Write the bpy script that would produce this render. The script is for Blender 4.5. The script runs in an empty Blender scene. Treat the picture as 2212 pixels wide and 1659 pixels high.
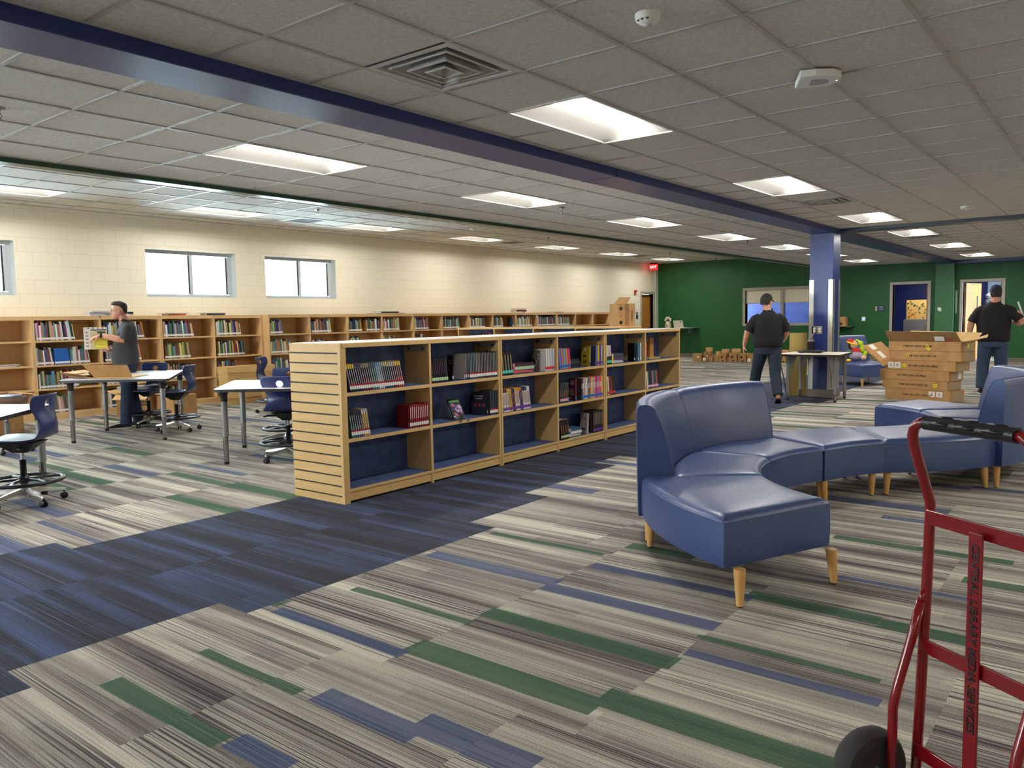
import bpy, bmesh, math, random
from mathutils import Vector, Matrix, Euler
sc = bpy.context.scene
C = sc.collection
R = random.Random(7)
PI = math.pi
# ---------------------------------------------------------------- camera, world, exposure
CZ = 1.3396
PITCH, ROLL, YAW, FPX = -0.0820418, -0.0174913, 0.6646865, 1706.36
fw = Vector((math.cos(YAW)*math.cos(PITCH), math.sin(YAW)*math.cos(PITCH), math.sin(PITCH)))
rt = fw.cross(Vector((0, 0, 1))).normalized()
up = rt.cross(fw)
r2 = math.cos(ROLL)*rt + math.sin(ROLL)*up
u2 = -math.sin(ROLL)*rt + math.cos(ROLL)*up
cd = bpy.data.cameras.new('camera')
cam = bpy.data.objects.new('camera', cd); C.objects.link(cam)
cam.matrix_world = Matrix(((r2.x, u2.x, -fw.x, 0), (r2.y, u2.y, -fw.y, 0), (r2.z, u2.z, -fw.z, CZ), (0, 0, 0, 1)))
cd.sensor_width = 36; cd.lens = 36*FPX/2212; cd.clip_start = .05; cd.clip_end = 200
sc.camera = cam
w = bpy.data.worlds.new('sky'); sc.world = w; w.use_nodes = True
w.node_tree.nodes['Background'].inputs[0].default_value = (.80, .90, 1, 1)
w.node_tree.nodes['Background'].inputs[1].default_value = 27.0
sc.view_settings.view_transform = 'Standard'; sc.view_settings.look = 'None'
sc.view_settings.gamma = 1; sc.view_settings.use_curve_mapping = False
sc.view_settings.exposure = 0.72
LAMP = 34.0          # emission of the ceiling lamps' lenses
sc.cycles.use_denoising = True
sc.cycles.max_bounces = 8; sc.cycles.diffuse_bounces = 5; sc.cycles.glossy_bounces = 3
sc.cycles.transparent_max_bounces = 8; sc.cycles.caustics_reflective = False; sc.cycles.caustics_refractive = False
sc.cycles.sample_clamp_indirect = 6
C1, C3 = 2.6895, 3.1018            # ceiling heights
SP = .61573                        # ceiling tile module
XB, YC = 24.24, 12.66              # green wall, cream wall
# ---------------------------------------------------------------- materials
def lin(c):
    return tuple((v/255/12.92 if v/255 <= .04045 else ((v/255+.055)/1.055)**2.4) for v in c)
MC = {}
def mat(name, rgb=(200, 200, 200), rough=.6, metal=0, spec=.5, emit=None, es=0, coat=0):
    if name in MC: return MC[name]
    m = bpy.data.materials.new(name); m.use_nodes = True
    b = m.node_tree.nodes['Principled BSDF']
    b.inputs['Base Color'].default_value = (*lin(rgb), 1); b.inputs['Roughness'].default_value = rough
    b.inputs['Metallic'].default_value = metal; b.inputs['Specular IOR Level'].default_value = spec
    b.inputs['Coat Weight'].default_value = coat
    if emit:
        b.inputs['Emission Color'].default_value = (*lin(emit), 1); b.inputs['Emission Strength'].default_value = es
    m.diffuse_color = (*lin(rgb), 1)
    MC[name] = m; return m
def colm(rgb, rough=.45):
    return mat('paper_%d_%d_%d' % rgb, rgb, rough)
class NT:
    def __init__(s, m): s.m = m; s.t = m.node_tree; s.b = s.t.nodes['Principled BSDF']
    def lk(s, a, b): s.t.links.new(a, b)
    def put(s, inp, v):
        if v is None: return
        if hasattr(v, 'node'): s.lk(v, inp)
        else: inp.default_value = v
    def ma(s, op, a, b=None, c=None, clamp=False):
        n = s.t.nodes.new('ShaderNodeMath'); n.operation = op; n.use_clamp = clamp
        s.put(n.inputs[0], a); s.put(n.inputs[1], b); s.put(n.inputs[2], c); return n.outputs[0]
    def pos(s):
        n = s.t.nodes.new('ShaderNodeTexCoord'); q = s.t.nodes.new('ShaderNodeSeparateXYZ'); s.lk(n.outputs['Object'], q.inputs[0])
        return q.outputs[0], q.outputs[1], q.outputs[2]
    def vec(s, x, y, z=0.):
        n = s.t.nodes.new('ShaderNodeCombineXYZ')
        for i, v in enumerate((x, y, z)): s.put(n.inputs[i], v)
        return n.outputs[0]
    def noise(s, v, scale=1., detail=2., rough=.5):
        n = s.t.nodes.new('ShaderNodeTexNoise'); s.lk(v, n.inputs['Vector'])
        n.inputs['Scale'].default_value = scale; n.inputs['Detail'].default_value = detail; n.inputs['Roughness'].default_value = rough
        return n.outputs['Fac']
    def white(s, v):
        n = s.t.nodes.new('ShaderNodeTexWhiteNoise'); n.noise_dimensions = '3D'; s.lk(v, n.inputs['Vector'])
        q = s.t.nodes.new('ShaderNodeSeparateColor'); s.lk(n.outputs['Color'], q.inputs[0]); return q.outputs[0], q.outputs[1], q.outputs[2]
    def ramp(s, f, stops, const=False):
        n = s.t.nodes.new('ShaderNodeValToRGB'); s.lk(f, n.inputs[0]); e = n.color_ramp.elements
        if const: n.color_ramp.interpolation = 'CONSTANT'
        while len(e) < len(stops): e.new(.5)
        for i, (p, c) in enumerate(stops): e[i].position = p; e[i].color = (*lin(c), 1)
        return n.outputs[0]
    def mix(s, f, a, b, mode='MIX'):
        n = s.t.nodes.new('ShaderNodeMix'); n.data_type = 'RGBA'; n.blend_type = mode
        s.put(n.inputs[0], f)
        for i, v in ((6, a), (7, b)):
            if isinstance(v, tuple): n.inputs[i].default_value = (*lin(v), 1)
            else: s.lk(v, n.inputs[i])
        return n.outputs[2]
    def bump(s, h, strength=.3, dist=.01):
        n = s.t.nodes.new('ShaderNodeBump'); s.lk(h, n.inputs['Height']); n.inputs['Strength'].default_value = strength
        n.inputs['Distance'].default_value = dist; s.lk(n.outputs[0], s.b.inputs['Normal'])
    def col(s, c): s.lk(c, s.b.inputs['Base Color'])
def m_wood(name, a, b, axis='z', rough=.42):
    m = mat(name, a, rough); n = NT(m); x, y, z = n.pos()
    k = {'x': (2, 30, 30), 'y': (30, 2, 30), 'z': (30, 30, 1.6)}[axis]
    v = n.vec(n.ma('MULTIPLY', x, float(k[0])), n.ma('MULTIPLY', y, float(k[1])), n.ma('MULTIPLY', z, float(k[2])))
    f = n.noise(v, 1., 4., .6); g = n.noise(n.vec(x, y, z), 3., 2.)
    f = n.ma('ADD', n.ma('MULTIPLY', f, .7), n.ma('MULTIPLY', g, .3))
    n.col(n.ramp(f, [(.3, b), (.62, a)])); return m
def m_noise(name, a, b, scale, rough=.5, bump=0, detail=3., spec=.5):
    m = mat(name, a, rough, spec=spec); n = NT(m); x, y, z = n.pos(); f = n.noise(n.vec(x, y, z), scale, detail)
    n.col(n.ramp(f, [(.32, b), (.68, a)]))
    if bump: n.bump(f, bump, .005)
    return m
def m_block(name, a, mortar, rough=.55, ax='x', b2=None):
    m = mat(name, a, rough); n = NT(m); x, y, z = n.pos()
    br = n.t.nodes.new('ShaderNodeTexBrick'); n.lk(n.vec(x if ax == 'x' else y, z), br.inputs['Vector'])
    br.inputs['Scale'].default_value = 1; br.inputs['Brick Width'].default_value = .406; br.inputs['Row Height'].default_value = .2032
    br.inputs['Mortar Size'].default_value = .004; br.inputs['Mortar Smooth'].default_value = .4
    br.inputs['Color1'].default_value = (*lin(a), 1); br.inputs['Color2'].default_value = (*lin(b2 or a), 1); br.inputs['Mortar'].default_value = (*lin(mortar), 1)
    g = n.noise(n.vec(x, y, z), 60., 3.)
    n.col(n.mix(.12, br.outputs[0], n.ramp(g, [(.3, mortar), (.7, a)])))
    h = n.ma('ADD', n.ma('MULTIPLY', br.outputs['Fac'], -1.), n.ma('MULTIPLY', g, .25)); n.bump(h, .55, .006); return m
def m_glass(name, tint=(235, 245, 245)):
    m = bpy.data.materials.new(name); m.use_nodes = True; t = m.node_tree; t.nodes.clear()
    o = t.nodes.new('ShaderNodeOutputMaterial'); a = t.nodes.new('ShaderNodeBsdfTransparent'); g = t.nodes.new('ShaderNodeBsdfGlossy')
    a.inputs[0].default_value = (*lin(tint), 1); g.inputs['Roughness'].default_value = .03
    f = t.nodes.new('ShaderNodeFresnel'); f.inputs[0].default_value = 1.45; x = t.nodes.new('ShaderNodeMixShader')
    t.links.new(f.outputs[0], x.inputs[0]); t.links.new(a.outputs[0], x.inputs[1]); t.links.new(g.outputs[0], x.inputs[2]); t.links.new(x.outputs[0], o.inputs[0]); return m
# --- carpet
def m_carpet():
    m = mat('carpet', (120, 115, 108), .95, spec=.1); n = NT(m); x, y, z = n.pos(); M = n.ma
    cw, L = .457, .91
    cx = M('DIVIDE', M('ADD', x, -.21), cw); ci = M('FLOOR', cx); t = M('SUBTRACT', cx, ci)
    q = n.white(n.vec(M('FLOOR', M('DIVIDE', ci, 2.)), 3.7, 1.))[0]
    dr = M('MINIMUM', M('MAXIMUM', M('MULTIPLY', M('SUBTRACT', ci, 4.), .055), 0.), .5)
    off = M('MULTIPLY', M('FLOOR', M('ADD', M('MULTIPLY', q, 1.6), M('MULTIPLY', dr, 4.4))), -L/4)
    yy = M('DIVIDE', M('ADD', M('ADD', y, -.455), off), L); ri = M('FLOOR', yy); s = M('SUBTRACT', yy, ri)
    h1, h2, h3 = n.white(n.vec(ci, ri, 0.)); k1, k2, k3 = n.white(n.vec(ri, ci, 9.))
    tid = M('ADD', M('MULTIPLY', ci, 7.31), M('MULTIPLY', ri, 3.17))
    # piece-wise bands inside a tile
    bw = M('FLOOR', M('MULTIPLY', t, 6.)); o2 = n.white(n.vec(bw, tid, 4.))[0]
    sg = M('FLOOR', M('ADD', M('MULTIPLY', s, 1.35), o2)); pz = n.white(n.vec(bw, sg, tid))[0]
    low = n.noise(n.vec(M('MULTIPLY', x, 7.), M('MULTIPLY', tid, 5.), M('MULTIPLY', s, .25)), 1., 2., .5)
    wob = n.noise(n.vec(M('MULTIPLY', x, 40.), M('MULTIPLY', y, 1.6), tid), 1., 2.)
    v = M('ADD', M('MULTIPLY', M('SUBTRACT', low, .5), 2.3), M('ADD', M('MULTIPLY', M('SUBTRACT', pz, .5), .20), .52))
    v = M('ADD', v, M('MULTIPLY', M('SUBTRACT', wob, .5), .5))
    pl = n.noise(n.vec(x, y, z), 240., 2., .7); pl2 = n.noise(n.vec(x, y, z), 120., 1.)
    v = M('ADD', v, M('MULTIPLY', M('SUBTRACT', pl, .5), .8))
    grey = n.ramp(v, [(.05, (112, 104, 101)), (.35, (150, 142, 134)), (.6, (180, 173, 160)), (.95, (220, 213, 195))])
    dark = n.ramp(v, [(.1, (64, 64, 68)), (.5, (68, 70, 82)), (.72, (76, 84, 108)), (1., (84, 96, 132))])
    # fine yarn lines
    fl = n.noise(n.vec(M('MULTIPLY', x, 150.), M('MULTIPLY', y, .6), tid), 1., 1., .4)
    amp = n.noise(n.vec(M('MULTIPLY', x, 5.), M('MULTIPLY', y, .7), M('ADD', tid, 50.)), 1., 1.)
    amp = M('MULTIPLY', M('SUBTRACT', amp, .28), 3.6, clamp=True)
    lo = M('MULTIPLY', M('MULTIPLY', M('SUBTRACT', .47, fl), 14., clamp=True), amp)
    hi = M('MULTIPLY', M('MULTIPLY', M('SUBTRACT', fl, .66), 10., clamp=True), amp)
    grey = n.mix(M('MULTIPLY', lo, .85), grey, (66, 60, 68)); grey = n.mix(M('MULTIPLY', hi, .7), grey, (236, 230, 210))
    dark = n.mix(M('MULTIPLY', lo, .45), dark, (46, 46, 52)); dark = n.mix(M('MULTIPLY', hi, .55), dark, (130, 150, 190))
    # accent stripes
    p = M('ADD', .2, M('MULTIPLY', h2, .6)); hw = M('ADD', .05, M('MULTIPLY', h3, .15))
    d = M('SUBTRACT', hw, M('ABSOLUTE', M('SUBTRACT', t, p))); am = M('MULTIPLY', M('ADD', d, M('ADD', M('MULTIPLY', M('SUBTRACT', wob, .5), .12), M('MULTIPLY', M('SUBTRACT', pl, .5), .12))), 40., clamp=True)
    away = M('MAXIMUM', M('GREATER_THAN', y, 3.2), M('GREATER_THAN', x, 5.6)); isg = M('MULTIPLY', away, M('LESS_THAN', h1, .28)); isb = M('MULTIPLY', away, M('MULTIPLY', M('GREATER_THAN', h1, .28), M('LESS_THAN', h1, .55)))
    grn = n.mix(M('MULTIPLY', hi, .3), (72, 104, 80), (150, 170, 142)); blu = n.mix(M('MULTIPLY', hi, .3), (82, 94, 128), (140, 152, 184))
    grn = n.mix(M('MULTIPLY', lo, .35), grn, (52, 76, 60)); blu = n.mix(M('MULTIPLY', lo, .35), blu, (58, 64, 92))
    grey = n.mix(M('MULTIPLY', M('MULTIPLY', am, isg), .9), grey, grn); grey = n.mix(M('MULTIPLY', M('MULTIPLY', am, isb), .85), grey, blu)
    # planks of colour where they lie near the couch and the walkway
    sx_ = M('ADD', x, M('MULTIPLY', M('SUBTRACT', wob, .5), .03))
    def rects(L_):
        tot = None
        for cx_, cy_, hw_, hl_ in L_:
            k = M('MULTIPLY', M('MULTIPLY', M('SUBTRACT', hw_, M('ABSOLUTE', M('SUBTRACT', sx_, cx_))), 150., clamp=True), M('LESS_THAN', M('ABSOLUTE', M('SUBTRACT', y, cy_)), hl_))
            tot = k if tot is None else M('MAXIMUM', tot, k)
        return tot
    grey = n.mix(M('MULTIPLY', rects([(1.327, 2.626, 0.045, 0.372), (2.235, 1.85, 0.07, 0.45), (2.316, 1.038, 0.075, 0.397), (2.702, 1.816, 0.06, 0.476), (3.611, 1.11, 0.06, 0.296), (3.004, 1.03, 0.022, 0.358), (3.755, 2.717, 0.03, 0.411), (1.69, 2.65, 0.03, 0.316), (2.218, 3.234, 0.05, 0.091), (2.554, 2.648, 0.03, 0.393), (3.589, 0.628, 0.06, 0.184), (4.862, 0.905, 0.05, 0.459), (4.002, 2.074, 0.06, 0.209), (4.423, 0.488, 0.06, 0.13)]), .9), grey, grn)
    grey = n.mix(M('MULTIPLY', rects([(3.211, 2.69, 0.06, 0.448), (3.141, 1.818, 0.06, 0.46), (3.564, 1.815, 0.05, 0.447), (1.802, 1.599, 0.07, 0.235), (2.83, 0.994, 0.035, 0.362), (2.147, 2.684, 0.04, 0.424), (1.728, 2.018, 0.06, 0.245), (1.36, 2.098, 0.05, 0.139), (4.12, 0.848, 0.03, 0.316), (5.522, 0.856, 0.05, 0.392)]), .85), grey, blu)
    # the darker walkway of tiles
    dk = M('MULTIPLY', M('GREATER_THAN', ri, 2.5), M('LESS_THAN', ri, 4.5))
    c = n.mix(dk, grey, dark)
    c = n.mix(.30, c, n.ramp(M('ADD', M('MULTIPLY', pl, .65), M('MULTIPLY', pl2, .35)), [(.3, (96, 96, 96)), (.7, (255, 255, 255))]), 'MULTIPLY')
    n.col(c); n.bump(pl, .35, .004); return m
M_floor = m_carpet()
M_tile = m_noise('ceiling_tile', (218, 216, 210), (198, 196, 190), 55, .9, .25, 4., .1)
M_tbar = mat('ceiling_tee', (176, 176, 170), .45)
M_white = mat('white_enamel', (235, 235, 228), .4)
M_cream = m_block('cream_block', (240, 232, 208), (226, 217, 192))
M_green = m_noise('green_paint', (32, 94, 46), (29, 88, 43), 3, .5, spec=.35)
M_gbeam = mat('green_beam_paint', (22, 62, 42), .3)
M_blue = mat('blue_paint', (30, 46, 108), .32)
M_blueblk = m_block('blue_block', (34, 44, 108), (44, 54, 120), .4, 'y')
M_slate = mat('slate_paint', (58, 74, 90), .35)
M_base = mat('grey_baseboard', (120, 110, 98), .6)
M_frame = mat('grey_frame', (176, 170, 156), .4)
M_wframe = mat('window_frame', (190, 196, 198), .4)
M_gasket = mat('dark_gasket', (40, 40, 46), .6)
M_glass = m_glass('window_glass')
M_maple = m_wood('maple', (222, 184, 122), (206, 166, 104))
M_maplex = m_wood('maple_long', (224, 186, 124), (206, 166, 104), 'x')
M_mapley = m_wood('maple_cross', (222, 184, 122), (206, 166, 104), 'y')
M_oak = m_wood('oak', (214, 176, 124), (198, 158, 106))
M_oakx = m_wood('oak_long', (218, 180, 128), (202, 162, 110), 'x')
M_door = m_wood('door_wood', (196, 132, 60), (168, 106, 44))
M_groove = mat('groove_black', (14, 13, 12), .5)
M_lam = mat('white_laminate', (224, 218, 216), .35)
M_panel = m_noise('blue_panel', (78, 98, 142), (58, 74, 114), 11, .7, .1, 5.)
M_black = mat('black_plastic', (20, 20, 22), .4)
M_steel = mat('steel', (190, 188, 182), .3, .9)
M_brush = mat('brushed_steel', (178, 174, 164), .34, .75)
M_grey = mat('grey_metal', (136, 136, 136), .4, .4)
M_chrome = mat('chrome', (150, 150, 152), .2, .9)
M_shell = mat('blue_shell', (30, 42, 92), .33)
M_card = m_noise('cardboard', (190, 146, 94), (174, 130, 80), 9, .8)
M_cardi = m_noise('cardboard_inside', (222, 182, 126), (206, 166, 112), 9, .8)
M_cardd = m_noise('cardboard_brown', (150, 112, 72), (136, 100, 62), 9, .8)
M_leg = m_wood('beech_leg', (216, 168, 100), (198, 148, 82))
M_skin = m_noise('skin', (206, 150, 124), (192, 134, 108), 18, .5)
M_hair = m_noise('dark_hair', (44, 34, 28), (26, 20, 18), 90, .7)
M_shoe = mat('dark_shoe', (34, 32, 34), .7)
M_sole = mat('pale_sole', (206, 200, 188), .6)
M_ink = mat('printed_ink', (40, 32, 26), .7)
M_paper = mat('white_paper', (232, 230, 224), .6)
M_yellow = mat('yellow_sticker', (250, 236, 20), .5)
M_red = mat('red_enamel', (126, 14, 22), .22, coat=.3)
M_lens = mat('lamp_lens', (255, 255, 255), .5, emit=(255, 253, 248), es=LAMP)
M_trim = mat('lamp_pan', (204, 202, 194), .5)
def m_vinyl():
    m = mat('blue_vinyl', (46, 70, 138), .36, spec=.95); n = NT(m); x, y, z = n.pos()
    v = n.t.nodes.new('ShaderNodeTexVoronoi'); v.feature = 'DISTANCE_TO_EDGE'; n.lk(n.vec(x, y, z), v.inputs['Vector']); v.inputs['Scale'].default_value = 42
    l = n.ma('LESS_THAN', v.outputs['Distance'], .045); g = n.noise(n.vec(x, y, z), 3., 2.)
    n.lk(n.ma('ADD', .40, n.ma('MULTIPLY', l, -.09)), n.b.inputs['Roughness'])
    n.col(n.mix(n.ma('MULTIPLY', l, .25), n.ramp(g, [(.3, (40, 62, 112)), (.7, (45, 68, 120))]), (62, 84, 136))); n.bump(g, .05, .01); return m
M_vinyl = m_vinyl()
# ---------------------------------------------------------------- mesh helpers
class MB:
    def __init__(s): s.v = []; s.f = []; s.m = []; s.mats = []
    def mi(s, m):
        if m not in s.mats: s.mats.append(m)
        return s.mats.index(m)
    def add(s, vs, fs, m):
        o = len(s.v); i = s.mi(m); s.v += [tuple(v) for v in vs]
        for f in fs: s.f.append([o+a for a in f]); s.m.append(i)
        return s
    def box(s, a, b, m):
        x0, y0, z0 = a; x1, y1, z1 = b
        return s.add([(x0, y0, z0), (x1, y0, z0), (x1, y1, z0), (x0, y1, z0), (x0, y0, z1), (x1, y0, z1), (x1, y1, z1), (x0, y1, z1)],
                     [(0, 3, 2, 1), (4, 5, 6, 7), (0, 1, 5, 4), (1, 2, 6, 5), (2, 3, 7, 6), (3, 0, 4, 7)], m)
    def cbox(s, c, d, m, rot=None):
        n = len(s.v); s.box((-d[0]/2, -d[1]/2, -d[2]/2), (d[0]/2, d[1]/2, d[2]/2), m)
        for i in range(n, len(s.v)):
            v = Vector(s.v[i])
            if rot is not None: v = rot @ v
            s.v[i] = tuple(v+Vector(c))
        return s
    def prism(s, poly, z0, z1, m, top=None):
        n = len(poly); vs = [(p[0], p[1], z0) for p in poly]+[(p[0], p[1], z1) for p in poly]
        return s.add(vs, [tuple(range(n-1, -1, -1)), tuple(range(n, 2*n))]+[(i, (i+1) % n, n+(i+1) % n, n+i) for i in range(n)], m)
    def extr(s, prof, a, b, m, axis=0):
        """profile [(u,v)] closed, swept from a to b along axis (0: x, 1: y)"""
        n = len(prof)
        P = lambda t, u, v: (t, u, v) if axis == 0 else (u, t, v)
        vs = [P(a, *p) for p in prof]+[P(b, *p) for p in prof]
        return s.add(vs, [tuple(range(n)), tuple(range(2*n-1, n-1, -1))]+[(i, n+i, n+(i+1) % n, (i+1) % n) for i in range(n)], m)
    def rings(s, rs, m, cap=True, closed=True):
        n = len(rs[0]); vs = [p for r in rs for p in r]; fs = []
        for k in range(len(rs)-1):
            for i in range(n if closed else n-1): fs.append((k*n+i, k*n+(i+1) % n, (k+1)*n+(i+1) % n, (k+1)*n+i))
        if cap: fs += [tuple(range(n-1, -1, -1)), tuple(range((len(rs)-1)*n, len(rs)*n))]
        return s.add(vs, fs, m)
    def tube(s, path, r, m, n=12, flat=1., upv=None):
        P = [Vector(p) for p in path]; rs = []
        N = None
        for i, p in enumerate(P):
            t = (P[min(i+1, len(P)-1)]-P[max(i-1, 0)]).normalized()
            if N is None:
                a = Vector(upv) if upv else (Vector((0, 0, 1)) if abs(t.z) < .9 else Vector((1, 0, 0)))
                N = (a-a.dot(t)*t).normalized()
            else: N = (N-N.dot(t)*t).normalized()
            B = t.cross(N); rr = r[i] if isinstance(r, (list, tuple)) else r
            ra, rb = rr if isinstance(rr, tuple) else (rr, rr*flat)
            rs.append([p+N*math.cos(2*PI*k/n)*ra+B*math.sin(2*PI*k/n)*rb for k in range(n)])
        return s.rings(rs, m)
    def lathe(s, prof, m, n=20, c=(0, 0, 0)):
        return s.rings([[(c[0]+r*math.cos(2*PI*k/n), c[1]+r*math.sin(2*PI*k/n), c[2]+z) for k in range(n)] for r, z in prof], m)
    def ell(s, c, d, m, n=16, k=10, rot=None):
        rs = []
        for j in range(k+1):
            a = -PI/2+PI*(j+.02)/(k+.04); ring = []
            for i in range(n):
                v = Vector((d[0]*math.cos(a)*math.cos(2*PI*i/n), d[1]*math.cos(a)*math.sin(2*PI*i/n), d[2]*math.sin(a)))
                if rot is not None: v = rot @ v
                ring.append(v+Vector(c))
            rs.append(ring)
        return s.rings(rs, m)
    def xf(s, M, n0=0):
        for i in range(n0, len(s.v)): s.v[i] = tuple(M @ Vector(s.v[i]))
        return s
    def build(s, name, parent=None, smooth=False, bevel=0, seg=2, sub=0, remesh=0, solid=0, loc=None, rot=None, sm=0):
        me = bpy.data.meshes.new(name); me.from_pydata(s.v, [], s.f)
        for m in s.mats: me.materials.append(m)
        me.polygons.foreach_set('material_index', s.m)
        bm = bmesh.new(); bm.from_mesh(me); bmesh.ops.recalc_face_normals(bm, faces=bm.faces); bm.to_mesh(me); bm.free()
        if smooth:
            me.polygons.foreach_set('use_smooth', [True]*len(me.polygons))
            if smooth == 'auto': me.set_sharp_from_angle(angle=math.radians(38))
        me.update(); o = bpy.data.objects.new(name, me); C.objects.link(o)
        if solid: q = o.modifiers.new('solid', 'SOLIDIFY'); q.thickness = solid; q.offset = 0
        if bevel: q = o.modifiers.new('bevel', 'BEVEL'); q.width = bevel; q.segments = seg; q.limit_method = 'ANGLE'; q.angle_limit = math.radians(40)
        if sub: q = o.modifiers.new('sub', 'SUBSURF'); q.levels = sub; q.render_levels = sub
        if remesh: q = o.modifiers.new('remesh', 'REMESH'); q.mode = 'VOXEL'; q.voxel_size = remesh; q.use_smooth_shade = True
        if sm: q = o.modifiers.new('smooth', 'SMOOTH'); q.factor = .5; q.iterations = sm
        if parent is not None: o.parent = parent
        if loc is not None: o.location = loc
        if rot is not None: o.rotation_euler = rot
        return o
def tag(o, label, cat, group=None):
    o['label'] = label; o['category'] = cat
    if group: o['group'] = group
    return o
def thing(name, label, cat, loc=(0, 0, 0), rz=0, group=None):
    o = bpy.data.objects.new(name, None); C.objects.link(o); o.location = loc; o.rotation_euler = (0, 0, rz); o.empty_display_size = .1
    return tag(o, label, cat, group)
def struct(o): o['kind'] = 'structure'; return o
def dup(root, loc=None, rz=None, label=None, group=None, parent=None):
    r = root.copy(); C.objects.link(r)
    if parent is not None: r.parent = parent
    if loc is not None: r.location = loc
    if rz is not None: r.rotation_euler = (0, 0, rz)
    if label: r['label'] = label
    if group: r['group'] = group
    for ch in list(root.children): dup(ch, parent=r)
    return r
def text_mesh(s, size, m, shear=0, extrude=.0006, align='CENTER'):
    cu = bpy.data.curves.new('lettering', 'FONT'); cu.body = s; cu.size = size; cu.shear = shear; cu.extrude = extrude
    cu.offset = size*.012; cu.align_x = align; cu.align_y = 'CENTER'
    o = bpy.data.objects.new('lettering', cu); C.objects.link(o); bpy.context.view_layer.update()
    me = bpy.data.meshes.new_from_object(o.evaluated_get(bpy.context.evaluated_depsgraph_get())); bpy.data.objects.remove(o); bpy.data.curves.remove(cu)
    me.materials.clear(); me.materials.append(m); return me
def lettering(s, size, m, parent, loc, xdir, ydir, shear=0, name='lettering', align='CENTER'):
    me = text_mesh(s, size, m, shear, align=align); o = bpy.data.objects.new(name, me); C.objects.link(o)
    X = Vector(xdir).normalized(); Y = Vector(ydir).normalized(); Z = X.cross(Y)
    o.matrix_local = Matrix(((X.x, Y.x, Z.x, loc[0]), (X.y, Y.y, Z.y, loc[1]), (X.z, Y.z, Z.z, loc[2]), (0, 0, 0, 1)))
    if parent is not None: o.parent = parent
    return o
ORD = ['zeroth', 'first', 'second', 'third', 'fourth', 'fifth', 'sixth', 'seventh', 'eighth', 'ninth', 'tenth', 'eleventh', 'twelfth', 'thirteenth', 'fourteenth', 'fifteenth', 'sixteenth', 'seventeenth', 'eighteenth', 'nineteenth', 'twentieth']
def nth(i):
    if i <= 20: return ORD[i]
    t, u = divmod(i, 10); return {2: 'twenty', 3: 'thirty', 4: 'forty'}[t]+(('-'+ORD[u]) if u else '')
# ================================================================ setting
def wall(name, axis, c0, c1, u0, u1, z0, z1, holes, m, mrev=None):
    """axis 'x': wall runs along x between y=c0..c1; holes [(u0,u1,z0,z1)]"""
    us = sorted({u0, u1, *[h[0] for h in holes], *[h[1] for h in holes]}); zs = sorted({z0, z1, *[h[2] for h in holes], *[h[3] for h in holes]})
    mb = MB(); inh = lambda u, z: any(h[0] < u < h[1] and h[2] < z < h[3] for h in holes)
    P = (lambda u, c, z: (u, c, z)) if axis == 'x' else (lambda u, c, z: (c, u, z))
    for i in range(len(us)-1):
        for k in range(len(zs)-1):
            a, b, c, d = us[i], us[i+1], zs[k], zs[k+1]
            if inh((a+b)/2, (c+d)/2): continue
            for q in (c0, c1): mb.add([P(a, q, c), P(b, q, c), P(b, q, d), P(a, q, d)], [(0, 1, 2, 3)], m)
    for h in holes:
        a, b, c, d = h; r = mrev or m
        for (p, q) in (((a, c), (b, c)), ((b, c), (b, d)), ((b, d), (a, d)), ((a, d), (a, c))):
            mb.add([P(p[0], c0, p[1]), P(q[0], c0, q[1]), P(q[0], c1, q[1]), P(p[0], c1, p[1])], [(0, 1, 2, 3)], r)
    me = mb; o = me.build(name); return struct(o)
# floor with carpet
struct(MB().box((-6, -6, -.06), (29, 12.9, 0), M_floor).build('floor'))
CW = [(-5.35, -3.7), (-3.1, -1.45), (.72, 2.37), (2.98, 4.63), (6.555, 8.20), (8.815, 10.46)]
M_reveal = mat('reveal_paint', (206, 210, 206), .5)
wall('wall_left', 'x', YC, YC+.26, -6, XB, 0, 3.3, [(a, b, 1.805, 2.585) for a, b in CW]+[(23.09, 23.90, 0, 2.085)], M_cream, M_reveal)
wall('wall_back', 'y', XB, XB+.18, -6, YC, 0, 3.3, [(7.27, 9.60, 1.07, 2.10), (4.427, 5.317, 0, 2.108), (2.686, 3.58, 0, 2.108)], M_green, M_frame)
wall('wall_right', 'x', -6.2, -6, -6, XB, 0, 3.3, [], M_cream)
wall('wall_front', 'y', -6.2, -6, -6, YC, 0, 3.3, [(7.5, 11.5, 1.0, 2.1)], M_cream, M_reveal)
struct(MB().box((-6.2, -6.2, 3.3), (29, 12.9, 3.4), M_white).build('ceiling_slab')).name = 'ceiling'
# windows in the cream wall (frame, mullion, sash, panes)
for i, (a, b) in enumerate(CW):
    y0, y1 = YC+.13, YC+.19; z0, z1 = 1.805, 2.585; f = MB()
    f.box((a, y0, z0), (b, y1, z0+.055), M_wframe).box((a, y0, z1-.055), (b, y1, z1), M_wframe).box((a, y0, z0+.055), (a+.05, y1, z1-.055), M_wframe).box((b-.05, y0, z0+.055), (b, y1, z1-.055), M_wframe)
    o = struct(f.build('window_%d' % (i+1), bevel=.004))
    mx = a+.52*(b-a)
    MB().box((mx-.025, y0-.012, z0+.055), (mx+.03, y1, z1-.055), M_wframe).build('mullion', o, bevel=.004)
    s_ = MB(); s_.box((b-.10, y0-.004, z0+.06), (b-.052, y0+.03, z1-.06), M_wframe).box((b-.125, y0, z0+.06), (b-.102, y0+.02, z1-.06), M_gasket).box((mx-.05, y0, z0+.06), (mx-.028, y0+.02, z1-.06), M_gasket)
    s_.build('sash', o); MB().box((a+.05, y0+.035, z0+.05), (b-.05, y0+.041, z1-.05), M_glass).build('glass_pane', o)
# far low building outside, seen pale through the panes
g = MB().box((-30, 22, -.3), (60, 22.1, .1), M_white); 
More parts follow.
